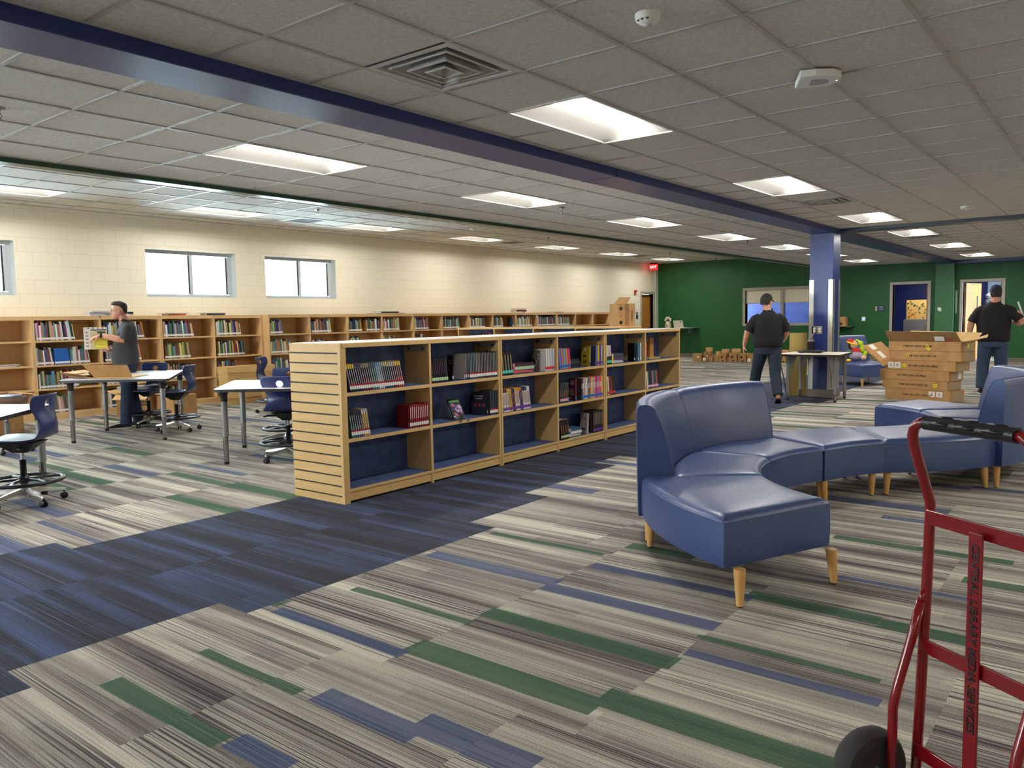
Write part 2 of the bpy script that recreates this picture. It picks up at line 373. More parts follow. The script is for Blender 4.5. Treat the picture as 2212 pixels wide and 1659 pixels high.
# doorway in the cream wall
def frame_x(name, a, b, z1, y0, y1, t=.085):
    f = MB().box((a-t, y0, 0), (a, y1, z1+t), M_frame).box((b, y0, 0), (b+t, y1, z1+t), M_frame).box((a, y0, z1), (b, y1, z1+t), M_frame)
    return struct(f.build(name, bevel=.006))
o = frame_x('door_1', 23.09, 23.90, 2.085, YC-.025, YC+.15)
d = MB().box((23.095, YC+.10, .01), (23.895, YC+.145, 2.08), M_door).build('door_leaf', o, bevel=.003)
MB().box((23.76, YC+.07, .95), (23.86, YC+.10, .98), M_steel).build('door_lever', o, bevel=.004)
def frame_y(name, a, b, z1, x0, x1, t=.075, z0=0):
    f = MB().box((x0, a-t, z0), (x1, a, z1+t), M_frame).box((x0, b, z0), (x1, b+t, z1+t), M_frame).box((x0, a, z1), (x1, b, z1+t), M_frame)
    return f
o = struct(frame_y('w', 7.27, 9.60, 2.10, XB-.03, XB+.2, .08, .99).box((XB-.03, 7.27, .99), (XB+.2, 9.60, 1.07), M_frame).build('window_7', bevel=.006))
MB().box((XB-.028, 8.40, 1.07), (XB+.19, 8.485, 2.10), M_frame).build('mullion', o, bevel=.004)
for a, b in ((7.27, 8.40), (8.485, 9.60)):
    MB().box((XB+.08, a, 1.07), (XB+.086, b, 2.10), M_glass).build('glass_pane', o)
    MB().box((XB+.04, a+.005, 1.70), (XB+.045, b-.005, 2.10), mat('shade_fabric', (238, 230, 206), .8)).box((XB+.035, a+.005, 1.69), (XB+.05, b-.005, 1.712), M_frame).build('roller_shade', o)
o = struct(frame_y('d', 4.427, 5.317, 2.108, XB-.03, XB+.2).build('door_2', bevel=.006))
MB().cbox((XB+.62, 4.50, 1.05), (.86, .045, 2.08), M_door, Matrix.Rotation(math.radians(4), 3, 'Z')).build('door_leaf', o, bevel=.003)
MB().box((XB+.9, 4.56, 1.0), (XB+.93, 4.60, 1.1), M_steel).box((XB+.86, 4.6, 1.03), (XB+.97, 4.615, 1.05), M_steel).build('door_lever', o, bevel=.004)
o = struct(frame_y('d', 2.686, 3.58, 2.108, XB-.03, XB+.2).build('door_3', bevel=.006))
dl = MB().box((0, -.045, .01), (.88, 0, 2.09), M_door); dr = dl.build('door_leaf', o, bevel=.003, loc=(XB+.2, 3.575, 0), rot=(0, 0, math.radians(-16)))
MB().box((.62, -.052, .95), (.68, -.046, 1.75), M_black).build('vision_pane', dr)
MB().box((.78, -.07, .95), (.81, -.045, 1.1), M_steel).box((.66, -.10, 1.01), (.80, -.085, 1.03), M_steel).build('door_lever', dr, bevel=.004)
for z in (.25, 1.08, 1.86):
    MB().box((XB+.16, 3.565, z), (XB+.21, 3.582, z+.11), M_steel).build('hinge', o)
# rooms behind the green wall
wall('wall_room_back', 'y', 27.6, 27.7, -1, YC, 0, 3.3, [], M_blueblk)
wall('wall_room_divider', 'x', 3.98, 4.1, XB+.18, 27.6, 0, 3.3, [], M_blueblk)
wall('wall_room_far', 'x', 6.2, 6.3, XB+.18, 27.6, 0, 3.3, [], M_blueblk)
struct(MB().box((XB+.18, -1, 2.62), (27.6, YC, 2.66), M_tile).build('ceiling_rooms')).name = 'ceiling_room'
# baseboards
b_ = MB()
for a, b in ((3.655, 4.352), (5.392, YC), (-6, 2.61)): b_.box((XB-.014, a, 0), (XB, b, .105), M_base)
struct(b_.build('baseboard_back'))
struct(MB().box((20.2, YC-.014, 0), (23.0, YC, .105), M_base).box((-6, YC-.014, 0), (2.7, YC, .105), M_base).build('baseboard_left'))
# pilaster carrying the blue beam at the green wall
struct(MB().box((XB-.2, 3.77, 0), (XB, 4.22, 2.62), mat('green_paint_light', (40, 104, 52), .42)).build('trim_1', bevel=.004))
# corner strip between cream and green wall
struct(MB().box((24.06, YC-.02, 0), (XB-.001, YC-.001, 3.10), mat('corner_white', (206, 206, 196), .5)).build('trim_2'))
# beams
bb = MB().box((-6, 3.737, 2.612), (XB, 4.106, 3.25), M_blue)
o = struct(bb.build('trim_3', bevel=.006))
MB().box((6.36, 3.734, 2.609), (6.368, 4.108, 2.70), M_groove).build('joint_strip', o)
o = struct(MB().box((-6, 7.068, 2.648), (XB, 7.20, 3.25), M_gbeam).build('trim_4', bevel=.003))
MB().box((8.05, 7.065, 2.646), (8.058, 7.202, 2.70), M_groove).build('joint_strip', o)
struct(MB().box((13.42, -6, 2.645), (13.74, 3.737, 3.25), M_slate).build('trim_5', bevel=.006))
struct(MB().box((23.95, -6, 2.60), (XB, 3.737, 3.25), M_blue).build('trim_6', bevel=.006))
# suspended ceilings
def sub1(a, b, blocks):
    out = [(a, b)]
    for c, d in blocks:
        nx = []
        for p, q in out:
            if d <= p or c >= q: nx.append((p, q)); continue
            if c-p > .012: nx.append((p, c))
            if q-d > .012: nx.append((d, q))
        out = nx
    return out
def grid_ceiling(name, xa, xb, ya, yb, z, ox, oy, blocked):
    mb = MB(); j0 = math.floor((ya-oy)/SP); j1 = math.ceil((yb-oy)/SP); i0 = math.floor((xa-ox)/SP); i1 = math.ceil((xb-ox)/SP)
    for j in range(j0, j1):
        y0, y1 = max(ya, oy+j*SP), min(yb, oy+(j+1)*SP)
        if y1-y0 < .005: continue
        bl = blocked.get(j, [])
        for i in range(i0, i1):
            x0, x1 = max(xa, ox+i*SP), min(xb, ox+(i+1)*SP)
            if x1-x0 < .005: continue
            for p, q in sub1(x0, x1, bl):
                mb.add([(p, y0, z+.007), (q, y0, z+.007), (q, y1, z+.007), (p, y1, z+.007)], [(0, 1, 2, 3)], M_tile)
                mb.box((p-.012, y0, z), (p+.012, y1, z+.007), M_tbar)
    for j in range(j0, j1+1):
        y = oy+j*SP
        if not ya < y < yb: continue
        for p, q in sub1(xa, xb, [b for b in blocked.get(j, []) if b in blocked.get(j-1, [])]): mb.box((p, y-.012, z-.0005), (q, y+.012, z+.007), M_tbar)
    for y in (ya, yb): mb.box((xa, y-.011, z-.001), (xb, y+.011, z+.007), M_tbar)
    return struct(mb.build(name))
F1 = [(2.95+k*SP, 2) for k in (2, 8, 14)]
fx1 = [2.95+2*SP, 2.95+8*SP, 2.95+14*SP]; fx1b = [2.95+18.6*SP, 2.95+24.25*SP, 2.95+30.05*SP]
fx2 = [1.7019+k*SP for k in (-7, -2, 3, 8, 13, 17.8, 22.5, 27.1, 31.8)]
fx3 = [5.357+(k-8.7)*SP for k in (-4.3, .7, 5.7, 10.7, 15.7, 20.7, 25.7, 30.6, 35.4)]
fx0 = [2.95-4.2*SP-.9, 2.95-10*SP]
Y1, Y2, Y3 = 2.0564, 4.657, 9.82
ce = [2.95, 2.95+11*SP]; ceb = [15.62, 20.25]
seg = lambda xs, n=2: [(x, x+n*SP) for x in xs]
blk1 = {1: seg(fx1)+seg(ce, 1)+seg([fx0[1]]), -7: seg(fx1+fx0), -13: seg(fx1)}
grid_ceiling('ceiling_a', -6, 13.42, -6, 3.737, C1, 2.95, Y1, blk1).name = 'ceiling'
blk1b = {1: seg(fx1b)+seg(ceb, 1), -6: seg(fx1b)}
grid_ceiling('ceiling_b', 13.74, 23.95, -6, 3.737, C1, 2.95+18*SP, Y1, blk1b).name = 'ceiling'
grid_ceiling('ceiling_c', -6, XB, 4.106, 7.068, C1, 1.7019, Y2, {1: seg(fx2)}).name = 'ceiling'
rv = [8.45, 14.30, 20.30]
grid_ceiling('ceiling_d', -6, XB, 7.20, YC, C3, 5.357, Y3, {2: seg(fx3)+seg(rv, 1)}).name = 'ceiling'
# ---------------------------------------------------------------- ceiling lamps
def troffer():
    t = thing('ceiling_light', 'x', 'ceiling light', group='recessed ceiling lights')
    L = 2*SP; W = SP; fr = MB()
    for a, b in (((0, 0), (L, .018)), ((0, W-.018), (L, W)), ((0, 0), (.018, W)), ((L-.018, 0), (L, W))): fr.box((a[0], a[1], -.004), (b[0], b[1], .012), M_trim)
    fr.build('frame', t)
    pan = MB(); c = W/2; prof = []
    for s_ in range(0, 9):
        u = s_/8; prof.append((.016+(c-.016)*u, .004+.075*math.sin(u*PI/2)))
    prof = prof+[(W-y, z) for y, z in reversed(prof[:-1])]
    pan.rings([[(x, y, z) for y, z in prof] for x in (.12, L-.12)], M_trim, cap=False, closed=False)
    for x0, x1 in ((.016, .12), (L-.016, L-.12)):
        pan.rings([[(x0+(x1-x0)*k/5, y, .004+(z-.004)*math.sin(k/5*PI/2)) for y, z in prof] for k in range(6)], M_trim, cap=False, closed=False)
    pan.build('reflector_pan', t, smooth=True)
    ln = MB(); pr_ = [(c+.10*math.cos(a*PI/10), .066-.014*math.sin(a*PI/10)) for a in range(11)]
    ln.rings([[(x, y, z) for y, z in pr_] for x in (.03, L-.03)], M_lens, cap=False, closed=False)
    for x in (.03, L-.03): ln.add([(x, y, z) for y, z in pr_], [tuple(range(len(pr_)))], M_lens)
    ln.build('lens', t, smooth='auto'); return t
tr0 = troffer(); used = [False]
def lamp(x, y, z, label):
    if not used[0]: used[0] = True; tr0.location = (x, y, z); tr0['label'] = label; return tr0
    return dup(tr0, (x, y, z), 0, label)
def ordn(i): return nth(i)
for i, x in enumerate(fx1): lamp(x, Y1+SP, C1, '%s ceiling light from the camera in the row beside the blue beam, near side' % ordn(i+1))
for i, x in enumerate(fx1b): lamp(x, Y1+SP, C1, '%s ceiling light beyond the slate cross beam, on the way to the green wall' % ordn(i+1))
for i, x in enumerate(fx2): 
    if i > 1: lamp(x, Y2+SP, C1, '%s ceiling light from the camera in the row between blue and green beams' % ordn(i-1))
    else: lamp(x, Y2+SP, C1, 'ceiling light behind the camera in the row between the two beams, number %s' % ordn(i+1))
for i, x in enumerate(fx3): lamp(x, Y3+2*SP, C3, 'ceiling light in the row along the cream window wall, %s from the near end' % ordn(i+1))
for i, x in enumerate(fx1+fx0): lamp(x, Y1-7*SP, C1, 'ceiling light in the unseen row behind the hand truck, %s along' % ordn(i+1))
lamp(fx0[1], Y1+SP, C1, 'ceiling light overhead behind the camera beside the blue beam')
for i, x in enumerate(fx1b): lamp(x, Y1-6*SP, C1, 'ceiling light in the unseen row beyond the slate beam, %s along' % ordn(i+1))
for i, x in enumerate(fx1): lamp(x, Y1-13*SP, C1, 'ceiling light in the farthest unseen row by the right wall, %s along' % ordn(i+1))
for i, (x, y) in enumerate([(25.1, 4.6), (25.1, 2.6), (25.2, 8.2)]):
    lamp(x, y, 2.53, 'ceiling light of the %s room behind the green wall' % ['blue middle', 'blue office', 'windowed'][i])
# ---------------------------------------------------------------- ceiling fittings
def diffuser(x, y, z, label):
    t = thing('ceiling_vent', label, 'air vent', (x+SP/2, y+SP/2, z), group='square ceiling air diffusers')
    h = SP/2-.004; md = mat('vent_metal', (190, 190, 186), .4)
    def sq(a, b, z0, z1, m, mb): 
        for q in range(4):
            Rm = Matrix.Rotation(q*PI/2, 3, 'Z'); vs = [Rm @ Vector(v) for v in ((-a, -a, z0), (a, -a, z0), (b, -b, z1), (-b, -b, z1))]
            mb.add(vs, [(0, 1, 2, 3)], m)
    f = MB(); sq(h, h-.045, 0, .0, md, f); sq(h-.045, h-.06, 0, .05, md, f); sq(h-.06, h-.06, .05, .12, M_black, f); f.build('frame', t)
    MB().box((-h+.05, -h+.05, .13), (h-.05, h-.05, .14), M_black).build('duct_box', t)
    for a, b, zz in ((.215, .165, .045), (.145, .10, .035), (.075, .0, .03)):
        k = MB(); sq(a, b, zz-.045, zz+.03, md, k); sq(a, a-.012, zz-.045, zz-.047, M_trim, k); k.build('cone', t, solid=.002)
    MB().tube([(0, 0, .02), (0, 0, .13)], .006, M_steel, 8).build('centre_rod', t)
diffuser(ce[0], Y1+SP, C1, 'square louvred air vent above the near end, between blue beam and camera')
diffuser(ce[1], Y1+SP, C1, 'square air vent between second and third ceiling lights beside the blue beam')
diffuser(ceb[0], Y1+SP, C1, 'square air vent nearer to the slate cross beam')
diffuser(ceb[1], Y1+SP, C1, 'square air vent nearest to the green wall')
for i, x in enumerate(rv):
    t = thing('return_grille', '%s flat grey return grille in the ceiling along the cream wall' % ['nearest', 'middle', 'farthest'][i], 'air vent', (x, Y3+2*SP, C3), group='return grilles')
    f = MB().box((0, 0, -.003), (SP, .06, .01), M_trim).box((0, SP-.06, -.003), (SP, SP, .01), M_trim).box((0, .06, -.003), (.06, SP-.06, .01), M_trim).box((SP-.06, .06, -.003), (SP, SP-.06, .01), M_trim); f.build('frame', t)
    g = MB().box((.06, .06, .02), (SP-.06, SP-.06, .025), M_gasket)
    for k in range(24): g.box((.06, .065+k*.0205, .002), (SP-.06, .072+k*.0205, .018), mat('grille_grey', (120, 120, 122), .5))
    g.build('louvres', t)
def sprink(x, y, z, label):
    t = thing('fire_sprinkler', label, 'sprinkler', (x, y, z), group='pendent fire sprinklers')
    MB().lathe([(.04, 0), (.038, -.006), (.012, -.01), (.008, -.035)], M_chrome, 14).build('escutcheon', t, smooth='auto')
    MB().tube([(.008, 0, -.03), (.018, 0, -.045), (.005, 0, -.065)], .003, M_chrome, 6).tube([(-.008, 0, -.03), (-.018, 0, -.045), (-.005, 0, -.065)], .003, M_chrome, 6).lathe([(.004, -.06), (.018, -.068), (.018, -.071), (.004, -.071)], M_chrome, 14).build('deflector', t)
for i, x in enumerate((1.998, 8.13, 14.09, 20.2)): sprink(x, 5.55, C1, '%s fire sprinkler from the near end, between blue and green beams' % nth(i+1))
for i, x in enumerate((8.05, 14.3, 20.11, 23.16)): sprink(x, 10.12, C3, '%s fire sprinkler from the near end, in the ceiling along the cream wall' % nth(i+1))
def sensor(x, y, z, label, r=.058):
    t = thing('motion_sensor', label, 'ceiling sensor', (x, y, z))
    MB().lathe([(r, .006), (r, -.012), (r*.93, -.026), (r*.6, -.042), (r*.35, -.046), (.001, -.047)], M_white, 28).build('housing', t, smooth='auto')
    MB().ell((0, 0, -.044), (.02, .02, .012), mat('sensor_lens', (190, 190, 190), .3)).build('lens', t, smooth=True)
    for k in range(3):
        a = math.radians(150+k*28); v = MB()
        for q in range(5): v.cbox((r*.86*math.cos(a)+q*0, r*.86*math.sin(a), -.026+(q-2)*.0045), (.004, .018-abs(q-2)*.004, .002), M_groove, Matrix.Rotation(a, 3, 'Z'))
        v.build('sound_port', t)
sensor(3.29, 1.765, C1+.006, 'round white motion sensor on a ceiling tile near the camera')
sensor(11.81, 1.75, C1+.006, 'round white motion sensor far off before the slate beam', .06)
sensor(11.79, 10.15, C3+.006, 'round white sensor on the ceiling along the cream wall, middle of the row', .06)
sensor(20.8, 10.12, C3+.006, 'round white sensor on the ceiling near the exit sign', .06)
t = thing('access_point', 'white wireless access point on the ceiling with rounded front', 'access point', (4.69, 1.45, C1), math.radians(205))
pl = [(-.11, -.10), (.11, -.10), (.12, -.02), (.10, .07), (.05, .115), (0, .125), (-.05, .115), (-.10, .07), (-.12, -.02)]
MB().prism([(x*1.05, y*1.05) for x, y in pl], -.045, -.004, M_white).build('housing', t, bevel=.008)
MB().prism([(x*.45, y*.45+.01) for x, y in pl], -.049, -.045, mat('ap_grey', (150, 150, 160), .3)).build('badge', t)
MB().ell((0, .105, -.044), (.004, .004, .003), mat('status_light', (230, 230, 255), .4, emit=(220, 225, 255), es=6)).build('status_light', t)
# ================================================================ books
EXTRA = []           # geometry of the books past the first 300, as one stuff object
NB = [0]
def book(loc, th, h, dp, col, label, group, low=None, lab=(236, 234, 228), dot=None, rz=0, lean=0, flat=False, parts=True, top=None, labz=.016, labh=.026, deco=None):
    """book with its spine to local -y; lean tips its top towards -x"""
    m = colm(col); mb = MB(); t = .0022; sp = .003
    zs = [(0, h, m)]
    if low: zs = [(0, h*.42, colm(low)), (h*.42, h, m)]
    if top: zs = zs[:-1]+[(zs[-1][0], h*.84, m), (h*.84, h, colm(top))]
    for a, b, mm in zs:
        mb.box((0, 0, a), (t, dp, b), mm).box((th-t, 0, a), (th, dp, b), mm).box((0, 0, a), (th, sp, b), mm)
    if not parts:
        mb.box((t, sp, .003), (th-t, dp-.004, h-.003), M_page)
        mb.box((.0005, -.0008, labz), (th-.0005, 0, labz+labh), colm(lab))
    o = mb.build('book')
    tag(o, label, 'book', group)
    if parts:
        MB().box((t, sp, .003), (th-t, dp-.004, h-.003), M_page).build('page_block', o)
        l = MB().box((.0004, -.0009, labz), (th-.0004, -.0001, labz+labh), colm(lab))
        if dot: l.box((.0004, -.0009, labz+labh), (th-.0004, -.0001, labz+labh+.014), colm(dot))
        l.build('spine_label', o)
        if deco:
            d = MB()
            for (z0, z1, c) in deco: d.box((th*.32, -.0008, h*z0), (th*.66, -.0001, h*z1), colm(c))
            d.build('spine_title', o)
    if flat: o.matrix_world = Matrix.Translation(loc) @ Matrix.Rotation(rz, 4, 'Z') @ Matrix.Rotation(PI/2, 4, 'Y')
    else: o.matrix_world = Matrix.Translation(loc) @ Matrix.Rotation(rz, 4, 'Z') @ Matrix.Rotation(-lean, 4, 'Y')
    NB[0] += 1; return o
M_page = mat('page_edges', (206, 200, 186), .8)
def wbook_geo(mb, loc, th, h, dp, col, lean, lab=True):
    n = len(mb.v); mb.box((0, 0, 0), (th, dp, h), colm(col))
    if lab: mb.box((.0005, -.001, .016), (th-.0005, 0, .045), M_paper)
    mb.xf(Matrix.Translation(loc) @ Matrix.Rotation(-lean, 4, 'Y'), n)
PAL = [(150, 40, 40), (40, 60, 120), (210, 190, 60), (60, 120, 80), (220, 216, 206), (30, 30, 36), (200, 110, 50), (90, 60, 110), (80, 130, 170), (190, 70, 90), (120, 90, 60), (240, 236, 220), (40, 44, 60), (170, 180, 90), (60, 150, 150), (225, 140, 130), (90, 96, 100), (235, 210, 120)]
PAL = [tuple(int(v*.60+.34*(sum(c)/3)) for v in c) for c in PAL]
PN = ['dark red', 'navy', 'mustard', 'green', 'white', 'black', 'orange', 'purple', 'sky blue', 'rose', 'brown', 'cream', 'ink blue', 'olive', 'teal', 'salmon', 'grey', 'pale yellow']
# ================================================================ island bookcases (three double units)
IY, IH = 4.502, 1.186
IX = [(3.756, 5.573), (5.583, 7.398), (7.410, 9.212)]
SHZ = [.823, .481, .103]
def island(x0, x1, label, slat):
    t = thing('double_sided_bookcase', label, 'bookcase', (x0, IY, 0), group='island bookcases'); W = x1-x0; mid = W/2; D = .59; pt = .022
    s0 = .03 if slat else pt
    for a, b in ((0, s0), (mid-.012, mid+.012), (W-pt, W)):
        hs = MB().box((a, 0, .0), (b, D, IH-.032), M_maple)
        if a > .1:
            for z in [k*.04+.16 for k in range(24)]:
                for y in (.045, .245):
                    hs.add([(a-.0004, y+.003*math.cos(q*PI/4), z+.003*math.sin(q*PI/4)) for q in range(8)], [tuple(range(8))], M_groove)
        hs.build('side_panel', t)
    for a, b in ((s0, mid-.012), (mid+.012, W-pt)):
        MB().box((a, .285, .10), (b, .305, IH-.03), M_panel).build('back_panel', t)
        for z in SHZ[:2]:
            for y0, y1 in ((0, .283), (.307, D)):
                s_ = MB().box((a, y0, z-.028), (b, y1, z-.0015), M_maplex).box((a+.001, y0+(.004 if y0 == 0 else 0), z-.0015), (b-.001, y1-(.004 if y0 else 0), z), M_panel)
                s_.build('shelf', t)
        MB().box((a, .0, .085), (b, D, .1015), M_maplex).box((a+.001, .022, .1015), (b-.001, D-.022, .103), M_panel).build('bottom_shelf', t)
        MB().box((a, .006, .018), (b, .03, .083), M_maplex).build('base_board', t); MB().box((a, D-.03, .018), (b, D-.006, .083), M_maplex).build('base_board', t)
        k_ = MB().box((b-.004, .03, IH-.10), (b-.0005, .262, IH-.045), mat('bracket_metal', (156, 152, 140), .5))
        for y in (.055, .215): k_.box((b-.009, y, IH-.085), (b-.003, y+.017, IH-.066), M_black)
        k_.build('bracket', t)
    MB().box((s0, .03, 0), (W-pt, D-.03, .018), M_groove).build('toe_gap_shade', t)  # recessed black filler: shade of the gap under the base boards, put in as colour
    MB().box((-.004, -.006, IH-.034), (W+.002, D+.006, IH-.002), M_maplex).box((-.002, -.004, IH-.002), (W+.001, D+.004, IH), M_lam).build('top', t, bevel=.001, seg=1)
    if slat:
        s_ = MB(); zs = [.055+k*.0755 for k in range(15)]; prev = -.005
        for z in zs+[IH+.02]:
            top = min(z-.006, IH-.001); s_.box((-.024, .028, prev), (-.001, D+.004, top), M_mapley); prev = z+.006
        s_.box((-.012, .028, 0), (-.001, D+.004, IH-.003), M_groove).box((-.026, -.002, -.005+.006), (0, .026, IH), M_maple).build('slat_panel', t)
    return t
island(*IX[0], 'near double-sided maple bookcase with slatted end panel and blue back panels', True)
island(*IX[1], 'middle unit of the three joined maple bookcases, with stacked pink books', False)
island(*IX[2], 'far unit of the three joined maple bookcases, behind the blue couch back', False)
def brow(xs, zshelf, x0, x1, n, h, cols, group, desc, lean=0, gap=.0, y=.012, lows=None, lab=(236, 234, 228), dot=None, tops=None, deco=None, face=None, dp=.13):
    th = (x1-x0)/n
    for i in range(n):
        c = cols[i*len(cols)//n]; lo = lows[i*len(lows)//n] if lows else None; tp = tops[i*len(tops)//n] if tops else None
        hh = h*(1+.012*math.sin(i*7.1))
        lift = th*math.sin(max(0, lean)) if lean >= 0 else 0
        xx = x0+i*th+(0 if lean >= 0 else th*(1-math.cos(lean)))
        z = zshelf+.0008+ (0 if lean > 0 else abs(math.sin(lean))*th*0)
        if lean > 0: z = zshelf+.001; xx = x0+i*th+ .0
        if lean > 0: z += 0
        zz = z if lean >= 0 else z+0
        # a tipped book rests on one lower corner
        if lean > 0: zz = z; 
        if lean < 0: zz = z+th*math.sin(-lean)*0
        tt = th*math.cos(lean)-.0016
        off = 0
        if lean < 0: off = math.sin(-lean)*tt
        book((xx, IY+y, zz-(0 if lean > 0 else 0)+ (off if lean < 0 else 0)), tt, hh, dp, c, '%s %s' % (nth(i+1), desc), group, low=lo, top=tp, lab=lab, dot=dot, lean=lean, deco=deco)
DK = (30, 30, 34)
# unit 1, bay 1
brow(0, .823, 3.832, 4.385, 27, .205, [(36, 40, 42), (32, 32, 44), (40, 24, 30), (60, 110, 104), (150, 180, 205), (30, 40, 60), (50, 22, 24), (120, 30, 28)], 'slim comics leaning in a long row', 'slim leaning comic from the slatted end, long row with white and red spine tags', .235,
     lows=[(30, 50, 44), (34, 34, 58), (120, 40, 44), (70, 140, 130), (200, 210, 220), (50, 96, 130), (120, 40, 40), (200, 80, 50)], dot=(170, 30, 44), deco=[(.2, .82, (170, 170, 172))], tops=[(224, 196, 80), (90, 90, 130), (150, 140, 120), (90, 110, 130), (130, 160, 190), (190, 180, 130), (200, 190, 170), (235, 190, 80)])
brow(0, .481, 3.832, 4.015, 9, .205, [(20, 70, 62), (44, 42, 72), (226, 176, 40)], 'green to yellow comics leaning', 'leaning comic from the slatted end, green to yellow row on the middle shelf', .16, lows=[(24, 110, 92), (110, 108, 120), (232, 186, 60)], dot=(170, 30, 44), deco=[(.25, .8, (160, 158, 160))], tops=[(50, 50, 52), (60, 50, 80), (210, 200, 190)])
brow(0, .481, 4.43, 4.645, 10, .185, [(150, 28, 36)], 'red books with white spine titles', 'red book in the upright red set, counted from its visible cover', 0, lab=(230, 226, 220), deco=[(.4, .9, (226, 200, 196))])
book((4.418, IY+.02, .4818), .012, .185, .13, (128, 22, 34), 'end book of the red set showing its dark red back cover', 'red books with white spine titles', lab=(80, 110, 120))
# bay 2
brow(0, .823, 4.70, 4.895, 9, .205, [(22, 18, 20), (34, 20, 34), (20, 20, 24), (24, 22, 26), (30, 60, 50)], 'black books with pale green tags', 'black book from the left with pale green tag, second bay top shelf', .09, lab=(178, 216, 160), deco=[(.35, .8, (90, 60, 90))])
for i in range(3): book((5.095+.022*i, IY+.012, .828), .010, .222, .13, (120, 122, 130) if i else (170, 165, 160), '%s thin grey book tipped sideways against the dark set, second bay' % nth(i+1), 'dark set with red and white tags', lean=-.10+.02*i, dot=(170, 30, 44))
brow(0, .823, 5.165, 5.548, 18, .228, [(70, 90, 110), (96, 92, 86), (74, 70, 72), (40, 24, 28), (60, 70, 76), (44, 60, 62)], 'dark set with red and white tags', 'dark grey book in the upright set with red and white tags', 0, dot=(170, 30, 44), deco=[(.22, .95, (140, 140, 140))])
o = book((4.965, IY+.035, .8245), .012, .215, .15, (42, 28, 28), 'black-brown book showing its cover text beside the dark upright set', 'dark set with red and white tags', rz=-.55, lean=-.06)
def cover_text(o, lines, th, dp, z, m, size=.012, side=-1):
    x = -.0006 if side < 0 else th+.0006
    for k, s_ in enumerate(lines): lettering(s_, size, m, o, (x, dp*.55, z-k*size*1.6), (0, -1, 0) if side < 0 else (0, 1, 0), (0, 0, 1), name='cover_text')
M_pale = mat('pale_print', (220, 210, 200), .5); M_redp = mat('red_print', (150, 40, 50), .5)
cover_text(o, ["THERE'S MORE", 'TO EXPLORE'], .012, .15, .165, M_pale, .013)
for k in range(2): MB().ell((-.001, .055+.05*k, .08), (.001, .014, .016), mat('bronze_print', (140, 70, 50), .5)).build('cover_emblem', o)
brow(0, .481, 5.435, 5.548, 5, .215, [(56, 60, 70), (40, 44, 52)], 'dark blue set in the second bay', 'dark book at the right end of the second bay, middle shelf', 0, dot=(170, 30, 44))
o = book((5.415, IY+.03, .4818), .012, .21, .15, (26, 30, 46), 'navy book showing cover text and three red emblems, second bay middle shelf', 'dark blue set in the second bay', rz=.30)
cover_text(o, ["THERE'S MORE", 'TO EXPLORE'], .012, .15, .17, M_pale, .013)
for k in range(3): MB().ell((-.001, .035+.04*k, .09), (.001, .013, .016), M_redp).build('cover_emblem', o)
# displayed book on a clear stand
t = thing('book_stand', 'clear acrylic stand holding a purple and green comic, second bay', 'book stand', (5.05, IY+.12, .4815))
MA = mat('clear_acrylic', (226, 236, 240), .08); MA.node_tree.nodes['Principled BSDF'].inputs['Transmission Weight'].default_value = .85
MB().box((-.06, -.08, 0), (.06, .06, .004), MA).box((-.06, -.095, 0), (-.03, -.08, .03), MA).box((.03, -.095, 0), (.06, -.08, .03), MA).build('foot', t)
MB().cbox((0, .03, .07), (.10, .004, .15), MA, Matrix.Rotation(-.5, 3, 'X')).build('easel_back', t)
MB().box((-.05, -.13, -.012), (-.02, -.115, .006), MA).box((.05, -.13, -.012), (.08, -.115, .006), MA).build('shelf_clip', t)
o = MB().box((-.065, 0, 0), (.065, .012, .195), colm((18, 20, 22))).build('book'); tag(o, 'comic with purple creature art standing face out on a clear stand', 'book')
o.matrix_world = Matrix.Translation((5.05, IY+.03, .487)) @ Matrix.Rotation(-.12, 4, 'Z') @ Matrix.Rotation(-.50, 4, 'X')
MB().box((-.05, -.001, .160), (.055, 0, .178), colm((70, 150, 60))).build('title_band', o)
a_ = MB(); RR = random.Random(3)
for k in range(12): a_.ell((-.03+.075*RR.random(), -.0012, .03+.12*RR.random()), (.010+.012*RR.random(), .0008, .008+.02*RR.random()), colm(RR.choice([(120, 80, 150), (190, 160, 200), (60, 40, 110), (170, 90, 130)])), 10, 6, Matrix.Rotation(RR.random()*3, 3, 'Y'))
a_.build('cover_art', o); MB().box((-.058, -.0012, .012), (-.035, 0, .035), M_paper).build('spine_label', o)
# unit 2, bay 3
brow(0, .823, 5.625, 5.79, 4, .205, [(40, 26, 20), (22, 20, 26)], 'black comics with teal tags', 'black book with teal tag leaning at the left of the third bay', .13, lab=(70, 206, 176), deco=[(.2, .9, (150, 140, 110))])
def stack(x, y, z, items, desc, group, rz=0., w=.15, h=.20):
    for i, (th, c, lab) in enumerate(items):
        o = book((x, IY+y, z+th+.001), th-.001, h, w, c, '%s book from the bottom of %s' % (nth(i+1), desc), group, lab=lab, flat=True, rz=rz+.04*math.sin(i*5), labz=.004, labh=.03)
        z += th
stack(5.83, .06, .823, [(.033, (214, 90, 96), (225, 60, 110)), (.033, (180, 206, 170), (225, 60, 110)), (.03, (70, 30, 54), (240, 150, 160))], 'the flat stack with pink tags', 'flat stack with pink tags', w=.15, h=.33)
brow(0, .823, 6.30, 6.45, 4, .215, [(232, 230, 226), (214, 210, 216), (190, 205, 225)], 'white spined comics with red tags', 'white spined comic with red tag at the right of the third bay', 0, lab=(206, 40, 50))
o = book((6.215, IY+.03, .8245), .014, .205, .15, (140, 128, 120), 'sketchy grey comic turned to show its drawn back cover', 'white spined comics with red tags', rz=-.45, lean=-.05, lab=(206, 40, 50))
